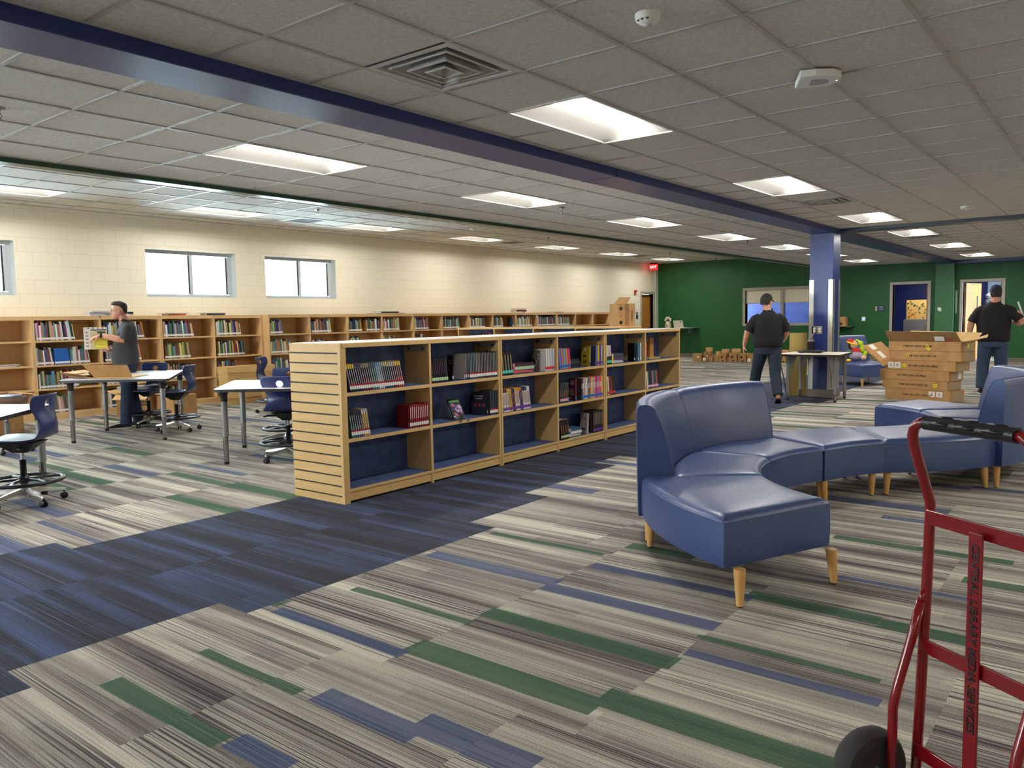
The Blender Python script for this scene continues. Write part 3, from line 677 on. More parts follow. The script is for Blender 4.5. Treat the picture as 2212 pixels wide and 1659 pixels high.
for k in range(9): MB().cbox((-.001, .02+.11*RR.random(), .05+.13*RR.random()), (.001, .03+.03*RR.random(), .005+.02*RR.random()), colm(RR.choice([(40, 36, 34), (220, 216, 210)])), Matrix.Rotation(RR.random(), 3, 'X')).build('cover_sketch', o)
brow(0, .481, 5.635, 6.055, 18, .215, [(240, 236, 230), (246, 240, 228), (236, 190, 70), (90, 30, 60), (244, 240, 234), (238, 226, 210), (60, 70, 120), (244, 238, 230), (240, 236, 228), (226, 206, 210)], 'white comics with purple tags', 'white comic in the leaning row with purple tags', .15, lab=(104, 52, 150), tops=[(120, 40, 60), (225, 190, 90), (60, 60, 110), (230, 170, 50), (190, 120, 60), (50, 60, 110), (230, 226, 220)], deco=[(.3, .8, (170, 120, 110))])
# bay 4
brow(0, .823, 6.545, 6.75, 5, .205, [(110, 120, 190), (206, 110, 90), (110, 170, 200), (225, 130, 70), (220, 60, 110)], 'bright paperbacks with blue tags', 'bright leaning paperback with blue tag at the left of the fourth bay', .12, lab=(30, 104, 190))
stack(6.78, .06, .823, [(.022, (30, 50, 52), (170, 206, 150)), (.022, (26, 26, 30), (170, 206, 150)), (.022, (40, 60, 60), (170, 206, 150)), (.022, (22, 22, 26), (170, 206, 150))], 'the flat black stack with pale green tags', 'flat black stack', w=.14, h=.20)
brow(0, .823, 7.205, 7.362, 5, .215, [(30, 44, 90), (110, 130, 190), (236, 190, 60), (130, 40, 90), (160, 180, 210)], 'colourful books with purple tags', 'colourful upright book with purple tag at the right of the fourth bay', 0, lab=(104, 52, 150))
o = book((7.12, IY+.03, .8245), .016, .215, .16, (190, 172, 40), 'mustard yellow book turned to show its back cover, fourth bay top shelf', 'colourful books with purple tags', rz=-.42, lean=-.04, lab=(104, 52, 150))
MB().box((-.001, .06, .165), (0, .11, .185), M_paper).box((-.001, .05, .03), (0, .12, .06), colm((120, 80, 50))).box((-.001, .06, .10), (0, .12, .115), M_ink).build('cover_print', o)
brow(0, .481, 6.545, 6.70, 5, .205, [(52, 58, 60), (60, 70, 72)], 'dark books with pink tags', 'dark book with pink tag at the left of the fourth bay', 0, lab=(226, 170, 200), deco=[(.3, .6, (150, 90, 50))])
brow(0, .481, 6.935, 7.362, 14, .225, [(50, 40, 40), (190, 150, 190), (232, 190, 150), (240, 232, 214), (70, 120, 160), (190, 100, 80), (240, 190, 60), (206, 180, 200), (230, 140, 130), (226, 70, 130), (160, 110, 170), (232, 120, 120), (236, 60, 130), (240, 200, 90)], 'pink and orange books with blue tags', 'pastel book in the upright row with blue tags', 0, lab=(30, 104, 190), deco=[(.5, .75, (240, 236, 230))])
o = book((6.83, IY+.02, .4818), .02, .225, .16, (96, 20, 34), 'maroon book turned to show its pictured back cover, fourth bay', 'pink and orange books with blue tags', rz=-.55, lab=(30, 104, 190))
MB().box((-.001, .03, .165), (0, .135, .205), colm((206, 196, 186))).box((-.001, .03, .05), (0, .135, .12), colm((150, 128, 104))).box((-.001, .11, .01), (0, .14, .03), M_paper).build('cover_print', o)
lettering('PICKED', .026, M_ink, o, (-.0016, .083, .186), (0, -1, 0), (0, 0, 1), name='cover_text')
brow(0, .103, 6.56, 6.72, 4, .205, [(34, 30, 30), (40, 34, 30), (50, 36, 30)], 'black books leaning on the bottom shelf', 'black leaning book with pale tag on the fourth bay bottom shelf', .17, lab=(190, 206, 160), deco=[(.3, .7, (150, 90, 60))])
stack(6.75, .05, .103, [(.028, (190, 186, 176), (230, 226, 220)), (.03, (226, 226, 222), (50, 110, 190)), (.03, (60, 90, 120), (200, 210, 220))], 'the flat stack on the bottom shelf', 'flat stack on the bottom shelf', w=.14, h=.23)
brow(0, .103, 7.165, 7.362, 7, .235, [(34, 32, 34), (26, 26, 28)], 'black books with purple tags', 'black book with purple tag on the fourth bay bottom shelf', 0, lab=(110, 60, 150), deco=[(.35, .9, (150, 140, 120))])
o = book((7.06, IY+.03, .1045), .02, .22, .16, (190, 182, 170), 'grey-white book turned to show its back cover on the bottom shelf', 'black books with purple tags', rz=-.5, lean=-.05, lab=(190, 186, 178))
MB().box((-.001, .03, .03), (0, .135, .06), colm((120, 90, 76))).box((-.001, .05, .15), (0, .08, .17), colm((150, 80, 50))).build('cover_print', o)
# unit 3, bay 5 and 6
brow(0, .823, 7.462, 7.56, 2, .205, [(190, 220, 190), (226, 180, 190)], 'pale books with teal tags', 'pale leaning book with teal tag in the fifth bay', .10, lab=(70, 206, 176), lows=[(40, 36, 36)])
stack(7.62, .05, .823, [(.036, (200, 200, 206), (240, 226, 70)), (.036, (90, 60, 90), (240, 226, 70)), (.036, (60, 70, 100), (240, 226, 70))], 'the thick flat stack with yellow tags', 'thick flat stack with yellow tags', w=.15, h=.25)
book((8.09, IY+.03, .8245), .012, .21, .14, (26, 22, 24), 'black book with pale picture beside the blue one in the fifth bay', 'turned books in the fifth bay', rz=-.5)
book((8.16, IY+.02, .8245), .012, .21, .14, (90, 140, 170), 'steel blue book turned to show its cover in the fifth bay', 'turned books in the fifth bay', rz=-.42)
book((8.215, IY+.02, .8245), .022, .21, .14, (190, 210, 220), 'pale blue book at the right end of the fifth bay', 'turned books in the fifth bay', rz=-.2)
brow(0, .481, 7.48, 7.635, 5, .205, [(220, 210, 200), (96, 24, 30), (150, 60, 60), (30, 28, 30), (40, 30, 34)], 'dark red and black books with red tags', 'dark leaning book with red tag in the fifth bay', .12, lab=(206, 40, 50))
book((8.335, IY+.012, .8245), .03, .20, .13, (214, 90, 50), 'orange red book standing alone at the left of the sixth bay', 'loose books of the sixth bay', lab=(60, 60, 150))
book((8.68, IY+.14, .8245), .10, .255, .03, (176, 120, 60), 'tall tan picture book standing face out at the back of the sixth bay', 'loose books of the sixth bay', rz=.02, lab=(190, 140, 80))
stack(8.50, .06, .823, [(.02, (200, 170, 110), (240, 220, 90))], 'the low pile in the sixth bay', 'loose books of the sixth bay', w=.14, h=.30)
o = book((8.46, IY+.03, .848), .018, .2, .13, (206, 180, 80), 'yellow book lying tilted on the low pile in the sixth bay', 'loose books of the sixth bay', flat=True, rz=.35, lab=(226, 110, 130))
brow(0, .481, 8.365, 8.66, 9, .205, [(230, 228, 222), (70, 110, 110), (60, 40, 40), (36, 34, 40), (150, 130, 150), (90, 110, 120), (60, 50, 60), (170, 110, 110), (110, 40, 36)], 'books with pale pink tags', 'leaning book with pale pink tag in the sixth bay', .10, lab=(226, 180, 206))
# ================================================================ wall bookcases
WZ = [1.144, .792, .452, .095]
def wallcase(x0, x1, y, label, nb=2):
    t = thing('wall_bookcase', label, 'bookcase', (x0, y, 0), group='tall bookcases along the cream wall'); W = x1-x0; D = min(.40, YC-.02-y); H = 1.494; pt = .024
    xs = [0]+[W*k/nb for k in range(1, nb)]+[W]
    for k, x in enumerate(xs):
        a = x if k == 0 else (x-pt if k == nb else x-pt/2); MB().box((a, 0, 0), (a+pt, D, H-.001), M_oak).build('side_panel', t, bevel=.0015, seg=1)
    MB().box((pt, D-.012, .05), (W-pt, D, H-.03), M_oak).build('back_panel', t)
    for k in range(nb):
        a, b = xs[k]+(pt if k == 0 else pt/2), xs[k+1]-(pt if k == nb-1 else pt/2)
        for z in WZ[:3]: MB().box((a, .006, z-.024), (b, D-.012, z), M_oakx).build('shelf', t)
        MB().box((a, .004, 0), (b, D-.012, .095), M_oakx).build('base_board', t)
        MB().box((a, .002, H-.055), (b, .02, H-.02), M_oakx).build('top_rail', t)
    MB().box((pt*.5, 0, H-.022), (W-pt*.5, D, H-.0005), M_oakx).build('top', t)
    return t
WU = [(2.79, 4.657, 12.26), (4.657, 6.542, 12.26), (6.542, 8.423, 12.26)]+[(a, b, 12.08) for a, b in ((8.43, 10.24), (10.24, 12.05), (12.05, 13.84), (13.84, 15.63), (15.63, 17.42), (17.42, 19.22))]
wl = ['near empty-shelved wall bookcase at the left edge behind the round stool', 'wall bookcase behind the standing man, with the row of blue books', 'wall bookcase behind the two blue chairs, beside the step in the row',
      'wall bookcase that steps forward, right after the stacked light boards', 'third wall bookcase from the step with books on its upper shelf', 'wall bookcase under the long flat books, rising behind the slatted end unit', 'wall bookcase above the second island, with the single red book',
      'wall bookcase with crowded top shelf nearest the big carton', 'last double wall bookcase before the door, with empty shelves']
for (a, b, y), l in zip(WU, wl): wallcase(a, b-.002, y, l)
wallcase(19.22, 20.11, 12.08, 'single end bookcase of the wall row, nearest the wooden door', 1)
bins = []
def wrow(bx0, bx1, y, lev, f0, f1, desc, big, cols=None, hmul=1., lean_end=.12):
    a = bx0+.03+(bx1-bx0-.06)*f0; b = bx0+.03+(bx1-bx0-.06)*f1; x = a; items = []; z = WZ[lev]+.001
    while x < b-.012:
        th = R.uniform(.018, .034) if cols is None else .036; items.append((x, min(th, b-x))); x += th
    n = len(items)
    for i, (x, th) in enumerate(items):
        k = R.randrange(len(PAL)); c = PAL[k]; nm = PN[k]
        if cols: c, nm = cols
        h = R.choice([.20, .215, .23, .25, .26])*hmul if not cols else .235
        q = (i+.5)/max(n, 1); ln = lean_end*q*q+ .02
        if not cols: c = tuple(max(0, min(255, v+R.randint(-18, 18))) for v in c)
        bins.append((big, x, y, z, th-.0008, h, R.uniform(.14, .19), c, ln, '%s book, %s from the left in %s' % (nm, nth(i+1), desc), desc))
def bayx(u, k): x0, x1, y = WU[u]; m_ = (x0+x1)/2; return ((x0, m_, y) if k == 0 else (m_, x1, y))
def wr(u, k, lev, f0, f1, desc, big, **kw): a, b, y = bayx(u, k); wrow(a, b, y+.02, lev, f0, f1, desc, big, **kw)
wr(1, 0, 0, .02, .62, 'the top shelf behind the carton table', 3, hmul=1.1)
wr(1, 0, 1, .0, .27, 'the shelf before the blue set', 3); wr(1, 0, 1, .28, .52, 'the matching blue set', 3, cols=((28, 92, 170), 'bright blue')); wr(1, 0, 1, .53, .84, 'the shelf after the blue set', 3)
wr(1, 0, 2, .02, .64, 'the third shelf behind the carton table', 3); wr(1, 0, 3, .02, .48, 'the bottom shelf behind the nearest blue chair', 3)
wr(1, 1, 0, .02, .74, 'the top shelf behind the standing man', 2); wr(1, 1, 1, .02, .66, 'the second shelf behind the standing man', 2); wr(1, 1, 3, .02, .36, 'the bottom shelf behind the man and table leg', 3, hmul=1.1)
wr(1, 1, 2, .02, .3, 'the third shelf behind the man', 1)
wr(2, 0, 0, .02, .63, 'the top shelf right of the man', 2); wr(2, 0, 1, .03, .54, 'the second shelf right of the man', 2); wr(2, 0, 2, .05, .55, 'the third shelf behind the blue chairs', 1); wr(2, 0, 3, .1, .4, 'the bottom shelf behind the blue chairs', 1)
wr(2, 1, 0, .02, .56, 'the top shelf left of the step', 2); wr(2, 1, 1, .02, .63, 'the second shelf left of the step', 2); wr(2, 1, 2, .02, .45, 'the third shelf above the boards', 1)
wr(3, 0, 0, .02, .34, 'the top shelf just past the step', 0); wr(3, 0, 1, .02, .55, 'the second shelf past the step', 0); wr(3, 0, 2, .02, .5, 'the third shelf past the step', 0)
wr(3, 1, 0, .02, .58, 'x', 0); wr(3, 1, 1, .02, .5, 'x', 0, hmul=.9); wr(4, 0, 0, .02, .42, 'x', 0); wr(4, 0, 0, .55, .98, 'x', 0, lean_end=0.); wr(4, 0, 1, .02, .35, 'x', 0)
wr(4, 1, 0, .02, .56, 'x', 0); wr(4, 1, 1, .02, .45, 'x', 0); wr(5, 0, 0, .02, .53, 'x', 0); wr(5, 0, 1, .02, .4, 'x', 0); wr(5, 1, 0, .02, .68, 'x', 0); wr(6, 0, 0, .02, .70, 'x', 0); wr(6, 1, 0, .02, .45, 'x', 0); wr(6, 1, 0, .88, .97, 'x', 0)
wr(7, 0, 0, .02, .8, 'x', 0); wr(7, 1, 0, .0, .97, 'x', 0); wr(8, 0, 0, .02, .72, 'x', 0)
room = 292-NB[0]-22
order = sorted(range(len(bins)), key=lambda i: -bins[i][0]); keep = set(order[:room])
ex = MB()
for i, (big, x, y, z, th, h, dp, c, ln, lab, grp) in enumerate(bins):
    if i in keep:
        o = MB(); wbook_geo(o, (0, 0, 0), th, h, dp, c, ln); o = o.build('book', loc=(x, y, z)); tag(o, lab, 'book', 'books on '+grp); NB[0] += 1
    else: wbook_geo(ex, (x, y, z), th, h, dp, c, ln)
# ================================================================ second island, running away from the wall
X2 = 11.61
t = thing('low_bookcase', 'low dark-backed bookcase standing crosswise, the open carton on its end', 'bookcase', (X2, 6.75, 0))
LN = 3.68; D2 = .69
for k in range(5):
    y = k*LN/4; y = min(max(y, .012), LN-.012); MB().box((0, y-.012, 0), (D2, y+.012, IH-.032), M_maplex).build('side_panel', t)
MB().box((.33, .02, .1), (.35, LN-.02, IH-.03), M_panel).build('back_panel', t)
for k in range(4):
    a, b = k*LN/4+.013, (k+1)*LN/4-.013
    for z in SHZ: MB().box((0, a, z-.028), (D2, b, z), M_mapley).build('shelf', t)
MB().box((-.005, -.005, IH-.034), (D2+.005, LN+.005, IH), M_maplex).build('top', t)
for k in range(4):
    y = 6.75+k*LN/4+.03
    for j in range(20):
        if R.random() < .2: y += .01; 
        th = R.uniform(.02, .036); c = R.choice([(30, 28, 30), (200, 190, 180), (40, 36, 50), (150, 40, 50), (60, 60, 64), (34, 34, 36), (190, 100, 50)]); h = R.uniform(.2, .26); n0 = len(ex.v)
        if k == 3 and j > 14: break
        ex.box((X2+.02, y, .825), (X2+.17, y+th, .825+h), colm(c)); y += th+.001
        if y > 6.75+(k+1)*LN/4-.06: break
o = ex.build('distant_books'); o['kind'] = 'stuff'; tag(o, 'hundreds of far books on the wall shelves and the crosswise low bookcase', 'books')
# flat books on top of the wall bookcases
def flatpile(x, y, z, items, desc, grp):
    for i, (th, w_, d_, c, rz, nm) in enumerate(items):
        o = MB().box((-w_/2, -d_/2, .0), (w_/2, d_/2, .003), colm(c)).box((-w_/2, -d_/2, th-.003), (w_/2, d_/2, th), colm(c)).box((-w_/2, -d_/2, 0), (w_/2, -d_/2+.004, th), colm(c)).box((-w_/2+.004, -d_/2+.005, .003), (w_/2-.004, d_/2-.003, th-.003), M_page)
        o = o.build('book', loc=(x+R.uniform(-.02, .02), y, z+.0005), rot=(0, 0, rz)); tag(o, '%s %s' % (nm, desc), 'book', grp); z += th+.0005; NB[0] += 1
zt = 1.494
flatpile(5.62, 12.40, zt, [(.03, .32, .22, (200, 200, 204), .05, 'grey book at the bottom'), (.025, .30, .22, (150, 150, 160), -.08, 'slate book in the middle'), (.022, .27, .2, (214, 210, 206), .1, 'pale book on top')], 'of the pile on the bookcase behind the man\'s face', 'books lying behind the man')
flatpile(6.02, 12.40, zt, [(.03, .22, .2, (220, 214, 206), .05, 'white book'), (.03, .2, .2, (40, 40, 44), -.1, 'black book')], 'lying on the bookcase behind the man\'s collar', 'books lying behind the man')
flatpile(6.82, 12.38, zt, [(.026, .30, .22, (214, 100, 50), .0, 'orange book at the bottom'), (.016, .42, .24, (196, 194, 190), .06, 'grey book on top')], 'of the thin pile left of the unit joint', 'thin pile by the unit joint')
flatpile(7.52, 12.38, zt, [(.03, .34, .22, (60, 66, 80), .0, 'dark spined book'), (.012, .36, .24, (226, 224, 218), .03, 'white book')], 'of the low pile before the step in the bookcases', 'low pile before the step')
flatpile(11.42, 12.26, zt, [(.015, .8, .3, (170, 164, 156), .02, 'long grey folder'), (.03, .5, .24, (50, 56, 54), .03, 'dark green book')], 'lying along the top of the wall bookcases', 'flat books mid row')
flatpile(16.0, 12.3, zt, [(.03, .4, .26, (214, 206, 200), .3, 'white book at the bottom'), (.04, .34, .24, (120, 50, 40), -.2, 'dark red book'), (.035, .36, .24, (190, 190, 186), .15, 'grey book on top')], 'of the untidy pile above the crowded shelves', 'untidy pile')
flatpile(17.6, 12.3, zt, [(.02, .5, .26, (150, 140, 140), .1, 'grey brown book')], 'lying flat near the last bookcases', 'flat books near the end')
flatpile(11.95, 8.05, IH, [(.02, .3, .24, (150, 170, 190), .4, 'blue grey book')], 'lying on the crosswise low bookcase beside the carton', 'flat book beside the carton')
# ================================================================ lounge seating
def leg(parent, x, y, h=.175, dx=0, dy=0):
    l = MB().rings([[(x+dx*k+(r*math.cos(q*PI/8)), y+dy*k+r*math.sin(q*PI/8), z) for q in range(16)] for r, z, k in ((.016, .006, 1), (.024, h*.6, .4), (.028, h, 0))], M_leg).build('leg', parent, smooth='auto')
    MB().lathe([(.013, 0), (.014, .007)], M_black, 12, (x+dx, y+dy, 0)).build('leg_glide', l)
def cushion(A, B, t, name='seat', z0=.17, z1=.41):
    """A: points of the near edge, B: points of the far edge (same way round)"""
    def samp(P, u):
        q = u*(len(P)-1); i = min(int(q), len(P)-2); return Vector(P[i]).lerp(Vector(P[i+1]), q-i)
    LU = sum((Vector(A[i+1])-Vector(A[i])).length+(Vector(B[i+1])-Vector(B[i])).length for i in range(len(A)-1))/2 if len(A) == len(B) else .8
    LV = ((Vector(A[0])-Vector(B[0])).length+(Vector(A[-1])-Vector(B[-1])).length)/2
    ed = [0, .007, .022, .05, .10]
    def par(L): 
        a = [e/L for e in ed]; m = [a[-1]+(1-2*a[-1])*k/8 for k in range(1, 8)]; return a+m+[1-e for e in reversed(a)]
    us, vs = par(LU), par(LV); nu, nv = len(us), len(vs)
    def g(d): return -.024+.024*(1-max(0, 1-d/.03)**2)+.014*(1-max(0, 1-d/.16)**2)
    V = []; F = []
    for v in vs:
        for u in us:
            p = samp(A, u).lerp(samp(B, u), v); du = min(u, 1-u)*LU; dv = min(v, 1-v)*LV
            V.append((p.x, p.y, z1+min(g(du), g(dv))-.004*(1 if du < .03 and dv < .03 else 0)))
    for j in range(nv-1):
        for i in range(nu-1): F.append((j*nu+i, j*nu+i+1, (j+1)*nu+i+1, (j+1)*nu+i))
    mb = MB().add(V, F, M_vinyl)
    per = [i for i in range(nu)]+[j*nu+nu-1 for j in range(1, nv)]+[(nv-1)*nu+i for i in range(nu-2, -1, -1)]+[j*nu for j in range(nv-2, 0, -1)]
    c = sum((Vector(V[i]) for i in per), Vector())/len(per); rs = []
    for z, k in ((z1-.024, 0), (z1-.09, .004), ((z0+z1)/2-.02, .006), (z0+.02, .002), (z0, -.006)):
        rs.append([(V[i][0]+(V[i][0]-c.x)*k*1.5, V[i][1]+(V[i][1]-c.y)*k*1.5, z) for i in per])
    mb.rings(rs, M_vinyl, cap=False); mb.add(rs[-1], [tuple(range(len(per)))], M_black)
    s_ = mb.build(name, t, smooth='auto')
    pp = [(V[i][0], V[i][1], z1-.025) for i in per]; pp.append(pp[0])
    MB().tube(pp, .003, M_vinyl, 6).build('piping', s_, smooth=True); return s_
def arcpts(O, r, a0, a1, n=8): return [(O[0]+r*math.cos(math.radians(a0+(a1-a0)*k/n)), O[1]+r*math.sin(math.radians(a0+(a1-a0)*k/n))) for k in range(n+1)]
def loc_(pts, o): return [(p[0]-o[0], p[1]-o[1]) for p in pts]
def module(O, a0, a1, ri, ro, label, back, hb=.835):
    """a wedge of a ring with centre O from angle a0 to a1"""
    am = math.radians((a0+a1)/2); o = (O[0]+(ri+ro)/2*math.cos(am), O[1]+(ri+ro)/2*math.sin(am)); t = thing('lounge_sofa', label, 'couch seat', (o[0], o[1], 0), group='serpentine blue lounge seating')
    g = .12; rs_ = ro-.19 if back else ro
    a0 += g; a1 -= g
    cushion(loc_(arcpts(O, ri, a0, a1), o), loc_(arcpts(O, rs_, a0, a1), o), t)
    if back:
        prof = [(ro-.19, .172), (ro-.19, .40), (ro-.175, .50), (ro-.145, .62), (ro-.11, .73), (ro-.085, hb-.05), (ro-.075, hb-.025), (ro-.055, hb-.008), (ro-.02, hb), (ro+.012, hb-.004), (ro+.024, hb-.02), (ro+.028, hb-.06), (ro+.022, .3), (ro+.02, .172)]
        rs = []; n = 10
        for k in range(n+1):
            a = math.radians(a0+(a1-a0)*k/n); e = 1 if 0 < k < n else .985
            rc = ro-.08; rs.append([(O[0]-o[0]+(rc+(r-rc)*e)*math.cos(a), O[1]-o[1]+(rc+(r-rc)*e)*math.sin(a), z if z < .2 else z-(1-e)*.6) for r, z in prof])
        b = MB().rings(rs, M_vinyl).build('backrest', t, smooth='auto')
        for e in (rs[0], rs[-1]): MB().tube(list(e)+[e[0]], .003, M_vinyl, 6).build('piping', b, smooth=True)
    da = math.degrees(.05/ri); db = math.degrees(.05/ro)
    for r, d in ((ri+.05, da), (ro-.05, db)):
        for a in (a0+d, a1-d):
            x = O[0]-o[0]+r*math.cos(math.radians(a)); y = O[1]-o[1]+r*math.sin(math.radians(a)); leg(t, x, y, dx=x*.03, dy=y*.03)
    return t
O1, O2 = (5.06, .73), (7.60, 2.33)
module(O1, 156.5, 123.5, 1.09, 1.80, 'near backless blue wedge seat with two light wooden legs in front', False)
module(O1, 123.5, 91.2, 1.09, 1.80, 'blue wedge seat with tall back showing its dark end, next to the near backless seat', True)
module(O1, 91.2, 59, 1.09, 1.80, 'blue wedge seat whose curved back hides part of the far bookcase', True)
S4 = [(5.63, 1.65), (5.78, 1.60), (5.92, 1.54), (6.05, 1.465), (6.165, 1.385), (6.76, 1.79), (6.60, 1.93), (6.42, 2.06), (6.21, 2.175), (6.0, 2.27)]
o_ = (6.2, 1.8); t = thing('lounge_sofa', 'blue backless bench seat linking the two curves of the couch', 'couch seat', (o_[0], o_[1], 0), group='serpentine blue lounge seating')
cushion(loc_(S4[:5], o_), loc_(S4[:4:-1], o_), t)
for x, y in loc_([(5.70, 1.70), (6.13, 1.46), (6.68, 1.80), (6.03, 2.18)], o_): leg(t, x, y)
module(O2, 213, 245, 1.0, 1.72, 'blue backless seat directly behind the hand truck grip', False)
module(O2, 245, 277, 1.0, 1.75, 'blue seat behind the hand truck seen from behind its tall back', True)
module(O2, 277, 309, 1.0, 1.75, 'blue seat with its back toward the third man at the frame edge', True)
module(O2, 309, 342, 1.0, 1.75, 'far backless blue seat in front of the stack of flat cartons', False)
# separate armchair
L_, N_, R_, F_ = (15.65, 4.37), (15.06, 3.78), (15.85, 3.42), (16.40, 4.0)
o_ = (15.7, 3.9); t = thing('lounge_chair', 'separate blue lounge chair holding the plush dolls, beyond the column', 'armchair', (o_[0], o_[1], 0))
cushion(loc_([N_, R_], o_), loc_([L_, F_], o_), t)
bk = []
for u in (0, .5, 1):
    px, py = L_[0]+(F_[0]-L_[0])*u-o_[0], L_[1]+(F_[1]-L_[1])*u-o_[1]; nx, ny = .44, .9
    bk.append([(px+nx*d, py+ny*d, z) for d, z in ((-.0, .17), (-.02, .42), (.03, .6), (.08, .86), (.11, .90), (.16, .91), (.2, .88), (.2, .17))])
MB().rings(bk, M_vinyl).build('backrest', t, smooth='auto')
for x, y in loc_([(15.62, 4.26), (15.14, 3.8), (15.82, 3.52), (16.28, 3.97)], o_): leg(t, x, y)
# ================================================================ swivel chairs
def make_chair():
    t = thing('swivel_chair', 'x', 'chair', group='blue swivel chairs with black foot rings')
    # shell, forward = +x
    prof = [(.235, .478, .17), (.225, .492, .185), (.17, .500, .20), (.09, .498, .207), (0, .492, .21), (-.09, .490, .208), (-.15, .497, .195), (-.195, .515, .175), (-.225, .545, .15), (-.24, .585, .13), (-.238, .625, .125), (-.225, .66, .135), (-.210, .695, .155), (-.203, .73, .18), (-.207, .765, .195), (-.214, .80, .195), (-.222, .825, .185), (-.226, .836, .165)]
    nv = 12; V = []; Fc = []
    for i, (s_, z, hw) in enumerate(prof):
        for k in range(nv+1):
            u = -1+2*k/nv; dish = (.012 if i < 7 else 0)*(u*u); fo = (.03*u*u if i > 7 else 0)
            V.append([s_+fo, u*hw, z+dish])
    idx = lambda i, k: i*(nv+1)+k
    hole = {}
    for i in range(len(prof)-1):
        for k in range(nv):
            if i in (13, 14) and k in (5, 6): continue
            Fc.append((idx(i, k), idx(i, k+1), idx(i+1, k+1), idx(i+1, k)))
    ringi = [(13, 5), (13, 6), (13, 7), (14, 7), (15, 7), (15, 6), (15, 5), (14, 5)]
    for q, (i, k) in enumerate(ringi):
        a = math.radians(225+45*q); V[idx(i, k)][1] = .036*math.cos(a); V[idx(i, k)][2] = .765+.033*math.sin(a)
    V[idx(14, 6)] = [-.2, 0, .765]
    mb = MB(); used_ = sorted({i for f in Fc for i in f}); mp = {v: n for n, v in enumerate(used_)}
    mb.add([V[i] for i in used_], [tuple(mp[i] for i in f) for f in Fc], M_shell)
    sh = mb.build('seat_shell', t, smooth=True, solid=.013, bevel=0); q = sh.modifiers.new('sub', 'SUBSURF'); q.levels = 1; q.render_levels = 1
    MB().lathe([(.008, -.001), (.008, .001)], M_steel, 10).xf(Matrix.Translation((-.214, 0, .712)) @ Matrix.Rotation(PI/2, 4, 'Y')).build('rivet', sh)
    m_ = MB().rings([[(x*1., y, z) for x, y in ((-a, -b), (a, -b), (a, b), (-a, b))] for a, b, z in ((.05, .04, .395), (.09, .07, .43), (.15, .11, .478))], M_black); m_.build('mechanism', t, bevel=.006)
    MB().tube([(-.03, .06, .44), (-.06, .17, .445), (-.11, .2, .44)], .008, M_black, 8).build('lever', t, smooth=True)
    MB().lathe([(.013, .33), (.013, .40)], M_steel, 14).build('gas_post', t, smooth='auto')
    bl = [];
    for k in range(15): bl += [(.026, .19+k*.0105), (.021, .195+k*.0105)]
    MB().lathe([(.026, .12)]+bl, M_black, 16).build('bellows', t, smooth=False)
    ring = MB().rings([[((.262+.020*math.cos(q*PI/4))*math.cos(p*PI/16), (.262+.020*math.cos(q*PI/4))*math.sin(p*PI/16), .178+.014*math.sin(q*PI/4)) for q in range(8)] for p in range(33)], M_black, cap=False); rg = ring.build('foot_ring', t, smooth=True)
    sp = MB()
    for k in range(5):
        a = 2*PI*k/5+.3; sp.tube([(.028*math.cos(a), .028*math.sin(a), .187), (.15*math.cos(a), .15*math.sin(a), .184), (.25*math.cos(a-.16), .25*math.sin(a-.16), .180)], .010, M_black, 8, 2.2); sp.tube([(.15*math.cos(a), .15*math.sin(a), .184), (.25*math.cos(a+.16), .25*math.sin(a+.16), .180)], .009, M_black, 8, 2.0)
    sp.lathe([(.04, .165), (.042, .2), (.03, .215)], M_black, 16); sp.build('foot_ring_spokes', rg, smooth='auto')
    hub = MB().lathe([(.034, .06), (.036, .125), (.028, .135)], M_steel, 18).build('base_hub', t, smooth='auto')
    for k in range(5):
        a = 2*PI*k/5; c, s_ = math.cos(a), math.sin(a)
        P = lambda r, o, z: (r*c-o*s_, r*s_+o*c, z)
        arm = MB().rings([[P(r, -w, z-h), P(r, w, z-h), P(r, w*.7, z), P(r, -w*.7, z)] for r, w, z, h in ((.03, .022, .122, .045), (.14, .019, .108, .03), (.262, .014, .085, .018), (.275, .012, .08, .016))], M_steel).build('base_arm', t, bevel=.003)
        cs = MB()
        for o in (-.014, .014):
            M4 = Matrix.Translation(P(.262, o, .027)) @ Matrix.Rotation(a, 4, 'Z') @ Matrix.Rotation(PI/2, 4, 'X')
            w_ = MB().lathe([(.020, -.009), (.0265, -.006), (.0265, .006), (.020, .009)], M_black, 16).xf(M4); cs.add(w_.v, w_.f, M_black)
        cs.tube([P(.262, 0, .027), P(.262, 0, .07)], .007, M_black, 8); cs.box((0, 0, 0), (0, 0, 0), M_black) if False else None
        cs.build('caster', arm, smooth='auto')
    return t
ch0 = make_chair()
def place(x, y, ang, label, first=[1]):
    if first[0]: first[0] = 0; ch0.location = (x, y, 0); ch0.rotation_euler = (0, 0, math.radians(ang)); ch0['label'] = label; return ch0
    return dup(ch0, (x, y, 0), math.radians(ang), label)
place(2.38, 6.61, 132, 'nearest blue swivel chair at the left frame edge, seat turned from camera')
place(4.69, 6.47, 36, 'blue swivel chair seen from behind, tucked at the table beside the slatted end')
place(5.33, 7.36, 222, 'blue swivel chair on the far side of the table beside the slatted end')
place(5.21, 9.48, 128, 'blue swivel chair in profile at the right end of the carton table')
place(5.27, 10.30, 212, 'blue swivel chair behind the carton table, its back facing the wall shelves')
place(7.15, 10.17, -60, 'farthest blue swivel chair, only its back showing before the wall shelves')
